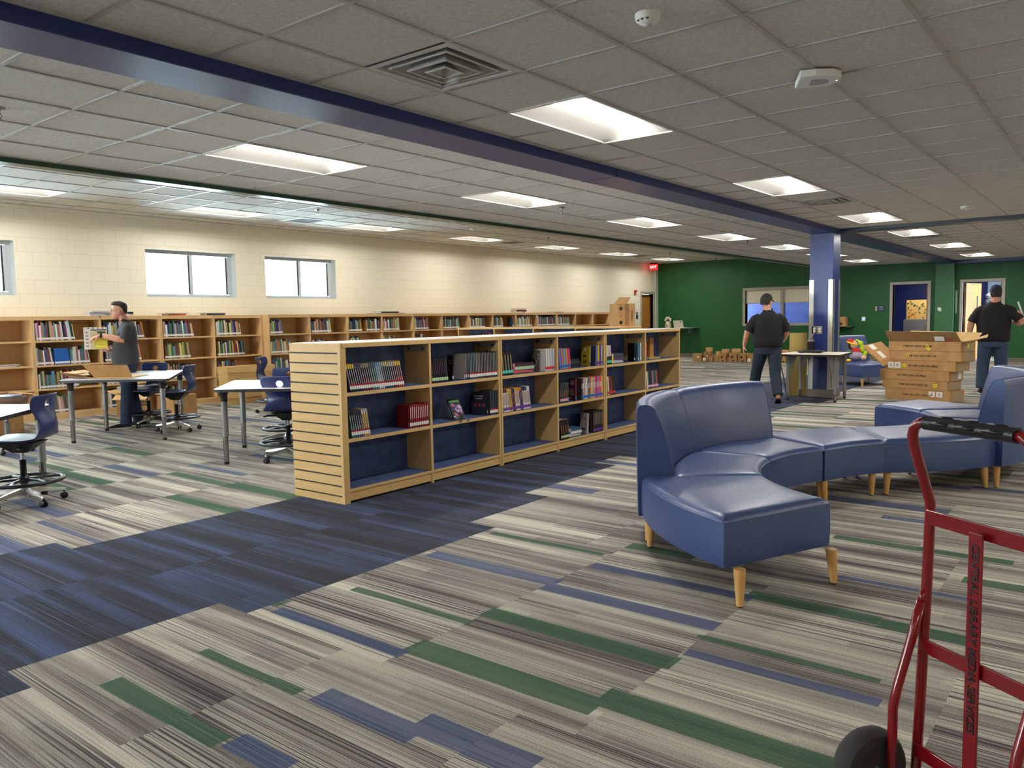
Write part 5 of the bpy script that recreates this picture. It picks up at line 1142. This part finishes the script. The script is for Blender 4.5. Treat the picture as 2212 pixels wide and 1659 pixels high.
# furniture seen through the doors
t = thing('grey_cabinet', 'grey steel cabinet inside the blue room behind the open door', 'cabinet', (26.3, 5.1, 0)); MB().box((0, -.34, 0), (.5, .36, 1.12), mat('cabinet_grey', (130, 128, 128), .5)).build('body', t, bevel=.005); MB().box((-.012, -.32, .04), (-.001, .34, 1.09), mat('cabinet_grey')).build('door', t); MB().box((-.04, -.28, .95), (-.012, -.26, 1.05), M_steel).box((-.04, -.31, .99), (-.012, -.23, 1.005), M_steel).build('handle', t)
t = thing('flower_canvas', 'square canvas painted with orange flowers standing on the grey cabinet', 'painting', (26.48, 5.14, 1.122)); MB().box((-.02, -.29, 0), (.02, .27, .58), mat('canvas_yellow', (222, 180, 96), .7)).build('canvas', t)
RR = random.Random(5); 
for k in range(26):
    q = MB(); y, z = RR.uniform(-.26, .24), RR.uniform(.04, .54); c = (210, 90, 50) if z < .3 and y > -.05 else ((110, 120, 70) if k % 3 else (90, 86, 76)); q.ell((-.0215, y, z), (.001, .02+.03*RR.random(), .015+.02*RR.random()), colm(c), 8, 4, Matrix.Rotation(RR.random()*3, 3, 'X')).build('painted_flower', t)

t = thing('office_shelf', 'dark shelf unit with yellow books inside the office door', 'shelf', (26.8, 3.5, 0)); MB().box((0, -.6, 0), (.4, .3, 1.22), mat('dark_wood', (40, 32, 28), .6)).build('body', t); q = MB()
for k in range(12): q.box((-.02, .26-.045*k, 1.222), (.12, .298-.045*k, 1.46+.01*(k % 3)), colm([(220, 190, 110), (200, 160, 70), (170, 180, 80)][k % 3]))
q.build('file_row', t); MB().box((-.03, -.6, 1.47), (.3, .3, 1.49), M_card).build('top_board', t); MB().box((-.02, -.5, .9), (.0, .25, .95), M_grey).build('rail', t)
t = thing('wall_mural', 'painted picture of grey rocks under a pink and blue sky inside the office', 'painting', (27.55, 3.1, 1.2)); MB().box((-.02, -.62, 0), (0, .32, 1.1), mat('mural_sky', (150, 160, 190), .6)).build('panel', t); MB().box((-.022, -.62, .75), (-.0205, -.05, 1.0), mat('mural_pink', (206, 150, 150), .6)).build('pink_cloud', t)
MB().extr([(.26, 0), (.22, .7), (.12, .95), (.10, .6), (.0, .9), (-.06, 1.05), (-.12, .6), (-.3, .4), (-.3, 0)], -.025, -.0225, mat('mural_rock', (104, 104, 96), .7), 0).build('rocks', t)
t = thing('plush_figure', 'grey plush figure in a white hat on the office shelf', 'plush toy', (26.9, 3.32, 1.49)); MB().ell((0, 0, .10), (.08, .09, .10), mat('plush_grey', (110, 112, 116), .9)).ell((0, 0, .24), (.06, .07, .06), mat('plush_grey')).build('body', t, smooth=True); MB().ell((0, -.02, .32), (.10, .10, .05), M_paper, 16, 8, Matrix.Rotation(-.4, 3, 'X')).build('hat', t, smooth=True)
# plush dolls on the lounge chair
t = thing('rag_doll', 'rag doll in a red and yellow cap and striped trousers lying on the lounge chair', 'doll', (15.75, 4.1, .425))
E = lambda c, d, m, rot=None: MB().ell((c[0]-15.75, c[1]-4.1, c[2]-.425), d, m, 14, 9, rot)
MF = mat('doll_felt', (226, 178, 140), .9); MRd = mat('doll_red', (196, 30, 34), .9); MY = mat('doll_yellow', (236, 196, 30), .9); MDk = mat('doll_hair', (40, 26, 20), .9); MG = mat('plush_lime', (176, 206, 30), .9)
E((15.80, 4.14, .74), (.075, .075, .085), MF).build('head', t, smooth=True); E((15.80, 4.18, .735), (.07, .05, .085), MDk).build('hair', t, smooth=True)
E((15.80, 4.175, .80), (.08, .085, .045), MRd, Matrix.Rotation(.5, 3, 'X')).build('cap', t, smooth=True); MB().tube([(.085*math.cos(a*.4)+.05, .08*math.sin(a*.4)+.06, .345+.03*math.sin(a*.4)) for a in range(17)], .018, MY, 8).build('cap_band', t, smooth=True)
E((15.80, 4.10, .62), (.07, .10, .06), MRd).build('collar', t, smooth=True); E((15.72, 4.19, .60), (.05, .06, .045), mat('doll_teal', (60, 110, 90), .9)).build('sleeve', t, smooth=True)
ms = mat('doll_stripes', (90, 80, 110), .9); nn = NT(ms); x, y, z = nn.pos(); nn.col(nn.ramp(nn.ma('FRACT', nn.ma('MULTIPLY', nn.ma('ADD', y, z), 34.)), [(.45, (214, 204, 214)), (.5, (66, 56, 90))]))
E((15.76, 4.07, .53), (.09, .13, .085), ms).build('trousers', t, smooth=True); E((15.72, 3.93, .50), (.06, .05, .05), MF).build('hand', t, smooth=True); E((15.60, 4.17, .45), (.07, .05, .03), MY).build('shoe', t, smooth=True)
t = thing('plush_toy', 'lime green plush toy with a crest leaning on the rag doll', 'plush toy', (15.85, 3.98, .425))
E2 = lambda c, d, rot=None: MB().ell((c[0]-15.85, c[1]-3.98, c[2]-.425), d, MG, 14, 9, rot)
E2((15.88, 4.03, .76), (.06, .05, .055)).build('head', t, smooth=True); E2((15.88, 4.0, .66), (.055, .05, .09)).build('body', t, smooth=True); E2((15.85, 3.95, .54), (.04, .04, .10), Matrix.Rotation(.4, 3, 'X')).build('leg', t, smooth=True); E2((15.90, 4.08, .81), (.05, .06, .02), Matrix.Rotation(.5, 3, 'X')).build('crest', t, smooth=True)
# ================================================================ people
def ell_ring(c, rx, ry, n=20, p=2.3, tilt=0):
    out = []
    for k in range(n):
        a = 2*PI*k/n; ca, sa = math.cos(a), math.sin(a)
        x = rx*math.copysign(abs(ca)**(2/p), ca); y = ry*math.copysign(abs(sa)**(2/p), sa)
        out.append((c[0]+x, c[1]+y, c[2]+tilt*y))
    return out
def torso(mb, rows, m): mb.rings([ell_ring(c, rx, ry) for c, rx, ry in rows], m)
def hand(mb, wr, d, nrm, m, curl=.5, side=1, spread=.0, thumb=.5):
    """palm from the wrist along d; nrm is the palm's facing; side picks where the thumb leaves"""
    d = Vector(d).normalized(); nrm = Vector(nrm); nrm = (nrm-nrm.dot(d)*d).normalized(); s = d.cross(nrm)*side; W = Vector(wr)
    mb.tube([W-d*.02, W+d*.01, W+d*.045, W+d*.085, W+d*.097], [(.026, .020), (.030, .018), (.042, .017), (.044, .015), (.038, .010)], m, 12, upv=s)
    for k, (o, L) in enumerate(((-.031, .066), (-.010, .080), (.011, .086), (.031, .078))):
        p = W+d*.088-s*-o*1.0; dd = (d+s*o*spread*8).normalized(); pts = [p-dd*.02]; a = curl*(.5+.1*k); seg = [L*.45, L*.32, L*.23]; pts.append(p)
        for sg in seg:
            dd = (dd*math.cos(a)+nrm*math.sin(a)).normalized(); p = p+dd*sg; pts.append(p)
            nr2 = nrm; a = curl*.75
        mb.tube(pts, [.0105, .0105, .0098, .009, .0068], m, 8)
    p = W+d*.025+s*.028; q = p+(d*.75+s*.7+nrm*thumb).normalized()*.038; r = q+(d*.95+s*.2+nrm*thumb).normalized()*.034
    mb.tube([p-s*.015-d*.005, p, q, r], [.014, .013, .011, .0085], m, 8)
def head(mb, c, m, yaw=0, pitch=0, sc_=1.0):
    n0 = len(mb.v)
    rows = [(-.005, .030, .030, .080), (.012, .044, .0, .095), (.035, .055, -.035, .098), (.06, .063, -.065, .096), (.09, .069, -.085, .092), (.115, .073, -.095, .086), (.14, .075, -.100, .090), (.165, .075, -.100, .088), (.19, .069, -.092, .076), (.212, .052, -.070, .054), (.226, .026, -.035, .02), (.229, .008, -.018, .0)]
    mb.rings([ell_ring((0, (b+f)/2, z), hw, (f-b)/2, 24, 2.25) for z, hw, b, f in rows], m)
    mb.tube([(0, .078, .128), (0, .100, .10), (0, .112, .082), (0, .098, .074)], [.009, .011, .0135, .010], m, 8)
    mb.ell((0, .090, .047), (.022, .010, .0055), m, 10, 6).ell((0, .088, .037), (.018, .010, .006), m, 10, 6).ell((0, .084, .014), (.02, .016, .016), m, 10, 6)
    for s in (-1, 1):
        mb.ell((s*.076, -.004, .098), (.008, .018, .031), m, 10, 8, Matrix.Rotation(-.15, 3, 'X')); mb.ell((s*.03, .074, .128), (.022, .012, .007), m, 10, 6)
    T = Matrix.Translation(c) @ Matrix.Rotation(yaw, 4, 'Z') @ Matrix.Rotation(pitch, 4, 'X') @ Matrix.Scale(sc_, 4); mb.xf(T, n0); return T
def face_parts(t, T, m_brow):
    for s in (-1, 1):
        MB().ell((s*.031, .080, .115), (.013, .008, .008), M_paper, 10, 6).ell((s*.031, .087, .115), (.0055, .003, .0055), M_hair, 8, 6).xf(T).build('eye', t, smooth=True)
        MB().tube([(s*.014, .092, .134), (s*.032, .092, .139), (s*.05, .082, .134)], .0035, m_brow, 6).xf(T).build('eyebrow', t)
    MB().tube([(-.022, .092, .0425), (0, .099, .0425), (.022, .092, .0425)], .0022, mat('lip', (150, 80, 74), .5), 6).xf(T).build('mouth', t)
def hair_cap(t, T, z0=.10, full=True):
    mb = MB(); rows = [(z0-.03, .066, -.098, -.03), (z0, .076, -.107, -.012), (z0+.03, .081, -.110, .02), (.165, .082, -.112, .06), (.19, .078, -.105, .092), (.212, .066, -.086, .086), (.232, .038, -.05, .05), (.238, .010, -.02, .02)]
    if not full: rows = rows[:4]
    mb.rings([ell_ring((0, (b+f)/2, z), hw, (f-b)/2, 24, 2.3) for z, hw, b, f in rows], M_hair); mb.xf(T); return mb.build('hair', t, smooth='auto')
def cap(t, T, m, dy=0):
    mb = MB(); rows = [(.128, .082, -.108, .098), (.15, .084, -.110, .098), (.18, .082, -.106, .092), (.21, .070, -.088, .076), (.235, .046, -.056, .05), (.246, .012, -.02, .012)]
    mb.rings([ell_ring((0, (b+f)/2, z), hw, (f-b)/2, 24, 2.15) for z, hw, b, f in rows], m); mb.xf(T); o = mb.build('cap', t, smooth='auto')
    b = MB(); pts = [(.075*math.sin(a), .085+.075*math.cos(a)*.9+.01, .135-.012*abs(math.sin(a))) for a in [(-90+18*k)*PI/180 for k in range(11)]]; inn = [(.07*math.sin(a), .07+.02*math.cos(a), .142) for a in [(-90+18*k)*PI/180 for k in range(11)]]
    b.add(pts+inn, [(k, k+1, 12+k, 11+k) for k in range(10)], m); b.xf(T); b.build('cap_brim', o, solid=.005); 
    MB().tube([(.035*math.cos(a), -.108-.002, .14+.03*math.sin(a)) for a in [k*PI/8 for k in range(9)]], .0025, M_hair, 6).xf(T).build('cap_opening', o); MB().ell((0, 0, .247), (.008, .008, .004), m, 8, 6).xf(T).build('cap_button', o)
    return o
M_shirtg = m_noise('charcoal_polo', (62, 62, 64), (52, 52, 55), 200, .85, .1); M_shirtb = m_noise('black_polo', (22, 22, 24), (16, 16, 18), 120, .85, .15)
M_jean = m_noise('dark_jeans', (42, 58, 84), (30, 42, 62), 40, .85, .2); M_jean2 = m_noise('navy_jeans', (38, 48, 64), (28, 36, 50), 40, .85, .2); M_jean3 = m_noise('blue_jeans', (62, 84, 112), (46, 64, 92), 30, .85, .2)
def shoe(t, x, y, yaw, m, msole, pitch=0, h=.0, tan=None):
    T = Matrix.Translation((x, y, h)) @ Matrix.Rotation(yaw, 4, 'Z') @ Matrix.Rotation(pitch, 4, 'X')
    mb = MB().rings([ell_ring((0, yy, z0+(z1-z0)/2), 1, 1) if False else [(w_*math.copysign(abs(math.cos(a))**.8, math.cos(a)), yy, z0+(z1-z0)*(.5+.5*math.sin(a))) for a in [2*PI*k/16 for k in range(16)]] for yy, w_, z0, z1 in ((-.095, .018, .02, .07), (-.085, .034, .016, .105), (-.04, .038, .016, .115), (.0, .038, .016, .10), (.05, .042, .016, .078), (.11, .048, .016, .062), (.155, .044, .016, .052), (.185, .026, .018, .04), (.193, .008, .02, .03))], m).xf(T)
    o = mb.build('shoe', t, smooth='auto')
    MB().prism([(.036, -.09), (.042, 0), (.052, .1), (.047, .165), (.02, .2), (-.02, .2), (-.047, .165), (-.052, .1), (-.042, 0), (-.036, -.09), (0, -.103)], .0, .022, msole).xf(T).build('sole', o, bevel=.004)
    if m is M_shoe: MB().box((-.02, .02, .088), (.02, .09, .094), M_shoe).xf(T).build('laces', o)
    return o
def legs(mb, hipz, L, m, r0=.092, r1=.07, r2=.062, off=0):
    for hip, knee, ank in L:
        h_, k_, a_ = Vector(hip), Vector(knee), Vector(ank)
        mb.tube([h_+Vector((0, 0, .04)), h_*.7+k_*.3, h_*.3+k_*.7, k_, k_*.65+a_*.35, k_*.3+a_*.7, a_], [r0, r0*.97, r1*1.06, r1, r1*.98, r2*1.04, r2], m, 14)
# ---- man 1: behind the carton table, in profile, holding picture books
t = thing('person', 'man in charcoal polo, glasses and jeans holding picture books, standing behind the table', 'person', (5.055, 10.36, 0), math.radians(152-90)); t.scale = (.95, .95, .95)
b = MB(); T = head(b, (0, .065, 1.51), M_skin, 0, -.08)
b.tube([(0, -.02, 1.39), (0, .01, 1.46), (0, .045, 1.55)], [.068, .062, .060], M_skin, 14)
torso(b, [((0, 0, .86), .13, .11), ((0, .03, 1.0), .15, .13), ((0, .0, 1.25), .16, .10), ((0, -.02, 1.39), .12, .06)], M_skin)
legs(b, .9, [((-.09, 0, .88), (-.09, .03, .48), (-.10, .07, .07)), ((.09, 0, .88), (.09, -.01, .48), (.10, -.10, .07))], M_skin, .08, .055, .04)
# near (left, -x) arm
b.tube([(-.17, -.02, 1.37), (-.225, .0, 1.31), (-.25, .03, 1.235)], [.045, .048, .046], M_skin, 12)
b.tube([(-.25, .02, 1.225), (-.245, .10, 1.235), (-.20, .20, 1.265), (-.13, .315, 1.285)], [.045, .046, .038, .027], M_skin, 12)
hand(b, (-.13, .315, 1.285), (.12, .95, -.30), (.35, -.2, -1), M_skin, .55, 1, .4, .6)
# far (right) arm, its hand under the books
b.tube([(.17, -.02, 1.37), (.225, .02, 1.29), (.22, .06, 1.17)], [.045, .048, .044], M_skin, 12)
b.tube([(.22, .05, 1.16), (.17, .14, 1.10), (.08, .22, 1.075)], [.043, .038, .027], M_skin, 12)
hand(b, (.08, .22, 1.075), (-.72, .62, .02), (0, .1, 1), M_skin, .55, -1, .3, .5)
bo = b.build('body', t, remesh=.006, sm=2)
face_parts(t, T, M_hair)
hr = MB(); hr.rings([ell_ring((0, (b_+f_)/2, z), hw, (f_-b_)/2, 24, 2.3) for z, hw, b_, f_ in [(.075, .060, -.098, -.055), (.11, .0755, -.104, -.035), (.14, .078, -.108, -.005), (.165, .079, -.109, .03), (.188, .076, -.104, .074), (.205, .066, -.092, .092), (.228, .042, -.055, .078), (.240, .014, -.02, .045)]], M_hair).xf(T).build('hair', t, smooth='auto')
g = MB()
for s in (-1, 1):
    g.tube([(s*.031+.019*math.cos(a), .098, .113+.014*math.sin(a)) for a in [k*PI/6 for k in range(13)]], .0014, M_gasket, 6); g.tube([(s*.05, .097, .118), (s*.076, .03, .118), (s*.078, .0, .112)], .0014, M_gasket, 6)
g.tube([(-.012, .099, .116), (.012, .099, .116)], .0014, M_gasket, 6).xf(T).build('glasses', t)
sh = MB(); torso(sh, [((0, .02, .875), .200, .165), ((0, .03, .93), .203, .172), ((0, .035, 1.02), .200, .172), ((0, .025, 1.12), .200, .160), ((0, .01, 1.22), .208, .146), ((0, -.005, 1.32), .215, .130), ((0, -.015, 1.39), .205, .108), ((0, -.02, 1.435), .15, .085), ((0, -.012, 1.465), .085, .070)], M_shirtg)
sh.tube([(-.135, -.02, 1.395), (-.20, -.015, 1.36), (-.243, .005, 1.285), (-.255, .02, 1.22)], [.062, .070, .068, .066], M_shirtg, 14); sh.tube([(.135, -.02, 1.395), (.20, -.01, 1.36), (.232, .02, 1.28), (.23, .05, 1.20)], [.062, .070, .068, .064], M_shirtg, 14)
so = sh.build('shirt', t, remesh=.011, sm=4)
MB().rings([ell_ring((0, -.004+k*.002, 1.452+k*.022), .076-.004*k, .072-.004*k, tilt=.35) for k in range(3)], mat('collar_black', (24, 24, 26), .8), cap=False).build('collar', t, solid=.006)
tr = MB(); torso(tr, [((0, .01, .80), .165, .13), ((0, .015, .86), .178, .142), ((0, .02, .93), .18, .15)], M_jean); legs(tr, .9, [((-.09, .0, .82), (-.09, .03, .48), (-.10, .065, .06)), ((.09, 0, .82), (.09, -.02, .48), (.10, -.10, .06))], M_jean, .10, .082, .072); tr.build('trousers', t, remesh=.011, sm=3)
shoe(t, -.10, .09, .1, M_shoe, M_sole); shoe(t, .10, -.09, -.15, M_shoe, M_sole)
wt = MB().rings([[(-.150+0, .29, 1.279)]*1]*0 or [[( -.150+.031*math.cos(a)*1.0, .287+k*.03, 1.279+.008*k+.031*math.sin(a)) for a in [2*PI*q/16 for q in range(16)]] for k in (0, 1)], M_black, cap=False).build('watch', t, solid=.004)
# the books he holds
def heldbook(x, y0, z0, w_, h_, th, col, label, rz=0, art=None):
    o = MB().box((0, 0, 0), (.003, w_, h_), colm(col)).box((th-.003, 0, 0), (th, w_, h_), colm(col)).box((0, w_-.003, 0), (th, w_, h_), colm(col)).build('picture_book'); tag(o, label, 'book', 'picture books held by the man')
    o.matrix_world = Matrix.Translation((5.055, 10.36, 0)) @ Matrix.Rotation(math.radians(62), 4, 'Z') @ Matrix.Scale(.95, 4) @ Matrix.Translation((x, y0, z0)) @ Matrix.Rotation(rz, 4, 'X')
    MB().box((.003, .003, .004), (th-.003, w_-.004, h_-.004), M_page).build('page_block', o); RR2 = random.Random(int(w_*1000))
    q = MB()
    for c, a in (art or []): q.box((-.001, a[0]*w_, a[1]*h_), (0, a[2]*w_, a[3]*h_), colm(c))
    q.build('cover_print', o); return o
heldbook(-.030, .235, 1.098, .285, .30, .012, (232, 228, 220), 'large white picture book held upright at the back of the bundle', 0, [((40, 46, 60), (.03, .08, .70, .90))]+[((170, 150, 140), (.80, .12+.15*k, .92, .20+.15*k)) for k in range(5)]+[((150, 60, 50), (.15+.2*k, .93, .22+.2*k, .98)) for k in range(4)])
heldbook(-.046, .235, 1.098, .20, .255, .012, (214, 200, 160), 'tan book in the middle of the held bundle', 0, [((60, 80, 60), (.1, .85, .6, .95))])
heldbook(-.062, .235, 1.112, .155, .16, .012, (226, 210, 60), 'yellow book at the front of the held bundle', 0, [((236, 222, 90), (.08, .1, .92, .9)), ((196, 180, 40), (.2, .3, .8, .36))])
# ---- man 2: walking away in a black cap
t = thing('person', 'man in black cap and black shirt walking away toward the green wall', 'person', (11.89, 4.35, 0), math.radians(23-90)); t.scale = (.945, .945, .945)
b = MB(); T = head(b, (-.03, .03, 1.515), M_skin, -.55, -.12)
b.tube([(0, -.02, 1.40), (-.01, -.01, 1.46), (-.03, .01, 1.55)], [.075, .07, .066], M_skin, 14)
torso(b, [((0, 0, .86), .14, .11), ((0, .0, 1.0), .16, .13), ((0, .0, 1.25), .17, .11), ((0, -.02, 1.42), .14, .07)], M_skin)
LG = [((-.10, .02, .84), (-.17, .20, .47), (-.22, .36, .10)), ((.10, -.02, .84), (.11, -.10, .46), (.15, -.28, .12))]
legs(b, .9, LG, M_skin, .08, .055, .04)
b.tube([(-.18, -.02, 1.37), (-.275, -.03, 1.28), (-.315, -.04, 1.15)], [.05, .052, .05], M_skin, 12); b.tube([(-.315, -.04, 1.16), (-.335, .0, 1.06), (-.365, .06, .92)], [.05, .046, .032], M_skin, 12)
hand(b, (-.365, .06, .92), (-.10, .22, -1), (1, .1, 0), M_skin, .42, 1, .5, .6)
b.tube([(.18, -.02, 1.37), (.27, -.02, 1.28), (.285, -.02, 1.14)], [.05, .052, .05], M_skin, 12); b.tube([(.285, -.02, 1.15), (.26, .08, 1.05), (.20, .20, .94)], [.05, .045, .032], M_skin, 12)
hand(b, (.20, .20, .94), (-.35, .5, -.7), (-1, 0, 0), M_skin, .45, -1, .4, .5)
b.build('body', t, remesh=.006, sm=2); face_parts(t, T, M_hair)
hair_cap(t, T, .085, False); cap(t, T, mat('cap_black', (24, 24, 26), .8))
sh = MB(); torso(sh, [((0, .0, .90), .222, .165), ((0, .0, .95), .235, .175), ((0, .0, 1.05), .235, .170), ((0, .0, 1.18), .238, .158), ((0, -.005, 1.28), .238, .142), ((0, -.015, 1.365), .205, .118), ((0, -.02, 1.425), .135, .090), ((0, -.012, 1.475), .085, .072)], M_shirtb)
sh.tube([(-.13, -.02, 1.395), (-.205, -.02, 1.345), (-.265, -.03, 1.255), (-.308, -.04, 1.15)], [.058, .072, .070, .074], M_shirtb, 14); sh.tube([(.13, -.02, 1.395), (.205, -.02, 1.345), (.26, -.02, 1.25), (.285, -.02, 1.14)], [.058, .072, .070, .074], M_shirtb, 14)
sh.build('shirt', t, remesh=.011, sm=4); MB().rings([ell_ring((-.005, -.006, 1.462+k*.022), .08-.004*k, .074-.004*k, tilt=.3) for k in range(3)], M_shirtb, cap=False).build('collar', t, solid=.007)
tr = MB(); torso(tr, [((0, .0, .78), .185, .14), ((0, .0, .86), .198, .15), ((0, .0, .95), .20, .155)], M_jean2); legs(tr, .9, [(LG[0][0], LG[0][1], (-.215, .34, .12)), (LG[1][0], LG[1][1], (.148, -.27, .135))], M_jean2, .112, .088, .078); tr.build('trousers', t, remesh=.011, sm=3)
Mtan = mat('tan_boot', (190, 140, 74), .6); shoe(t, -.22, .40, .12, Mtan, M_shoe); shoe(t, .15, -.24, -.05, Mtan, M_shoe, -.38, .045)
# ---- man 3: at the frame edge with a dark folder under his arm
t = thing('person', 'man in navy cap and black shirt behind the carton stack, folder under his right arm', 'person', (14.62, 1.72, 0), math.radians(9-90))
b = MB(); T = head(b, (.02, .03, 1.505), M_skin, .0, -.12)
b.tube([(0, -.02, 1.40), (.01, -.01, 1.46), (.02, .01, 1.54)], [.076, .072, .068], M_skin, 14)
torso(b, [((0, 0, .86), .14, .11), ((0, .0, 1.0), .16, .13), ((0, .0, 1.25), .17, .11), ((0, -.02, 1.42), .14, .07)], M_skin)
LG = [((-.10, .0, .84), (-.13, .03, .47), (-.14, .02, .08)), ((.10, .0, .84), (.12, .05, .46), (.13, .02, .08))]
legs(b, .9, LG, M_skin, .08, .055, .04)
b.tube([(-.18, -.02, 1.37), (-.27, -.03, 1.27), (-.305, -.03, 1.15)], [.05, .054, .052], M_skin, 12); b.tube([(-.305, -.03, 1.16), (-.325, -.01, 1.05), (-.325, .02, .90)], [.052, .046, .032], M_skin, 12)
hand(b, (-.325, .02, .90), (.08, .05, -1), (1, .2, 0), M_skin, .55, 1, .4, .6)
b.tube([(.18, -.02, 1.37), (.30, -.06, 1.29), (.37, -.08, 1.17)], [.05, .054, .052], M_skin, 12); b.tube([(.375, -.08, 1.17), (.35, .02, 1.14), (.25, .15, 1.17)], [.052, .048, .032], M_skin, 12)
hand(b, (.25, .15, 1.17), (-.25, .6, .35), (1, .2, .2), M_skin, .5, -1, .3, .5)
b.build('body', t, remesh=.006, sm=2); face_parts(t, T, M_hair)
hair_cap(t, T, .075, False); cap(t, T, mat('cap_navy', (28, 34, 66), .8))
sh = MB(); torso(sh, [((0, .0, .85), .225, .165), ((0, .0, .92), .232, .172), ((0, .0, 1.05), .235, .170), ((0, .0, 1.18), .242, .160), ((0, -.005, 1.28), .24, .145), ((0, -.015, 1.36), .21, .12), ((0, -.02, 1.42), .14, .092), ((0, -.012, 1.468), .086, .074)], M_shirtb)
sh.tube([(-.13, -.02, 1.39), (-.205, -.02, 1.335), (-.265, -.03, 1.245), (-.298, -.03, 1.16)], [.058, .072, .070, .075], M_shirtb, 14); sh.tube([(.13, -.02, 1.39), (.22, -.04, 1.34), (.30, -.06, 1.25), (.345, -.07, 1.19)], [.058, .072, .072, .076], M_shirtb, 14)
sh.build('shirt', t, remesh=.011, sm=4); MB().rings([ell_ring((.01, -.006, 1.455+k*.02), .08-.004*k, .075-.004*k, tilt=.3) for k in range(3)], M_shirtb, cap=False).build('collar', t, solid=.006)
tr = MB(); torso(tr, [((0, .0, .76), .18, .14), ((0, .0, .84), .20, .152), ((0, .0, .92), .20, .155)], M_jean3); legs(tr, .9, [(LG[0][0], LG[0][1], (-.14, .01, .10)), (LG[1][0], LG[1][1], (.13, .01, .10))], M_jean3, .112, .09, .082); tr.build('trousers', t, remesh=.011, sm=3)
shoe(t, -.14, .05, .1, M_shoe, M_sole); shoe(t, .13, .05, -.1, M_shoe, M_sole)
MB().rings([[(.268+.03*math.cos(a)*.6, .11+k*.025+.03*math.cos(a)*.4, 1.166+.033*math.sin(a)) for a in [2*PI*q/14 for q in range(14)]] for k in (0, 1)], M_paper, cap=False).build('wrist_band', t, solid=.005)
o = MB().box((-.012, -.12, -.15), (.012, .12, .15), M_black).box((-.013, -.124, -.15), (.013, -.116, .15), M_white).build('folder'); tag(o, 'dark folder with white edge held under the arm of the man at the frame edge', 'folder')
o.matrix_world = Matrix.Translation((14.62, 1.72, 0)) @ Matrix.Rotation(math.radians(9-90), 4, 'Z') @ Matrix.Translation((.36, .09, 1.33)) @ Matrix.Rotation(-.32, 4, 'Y')
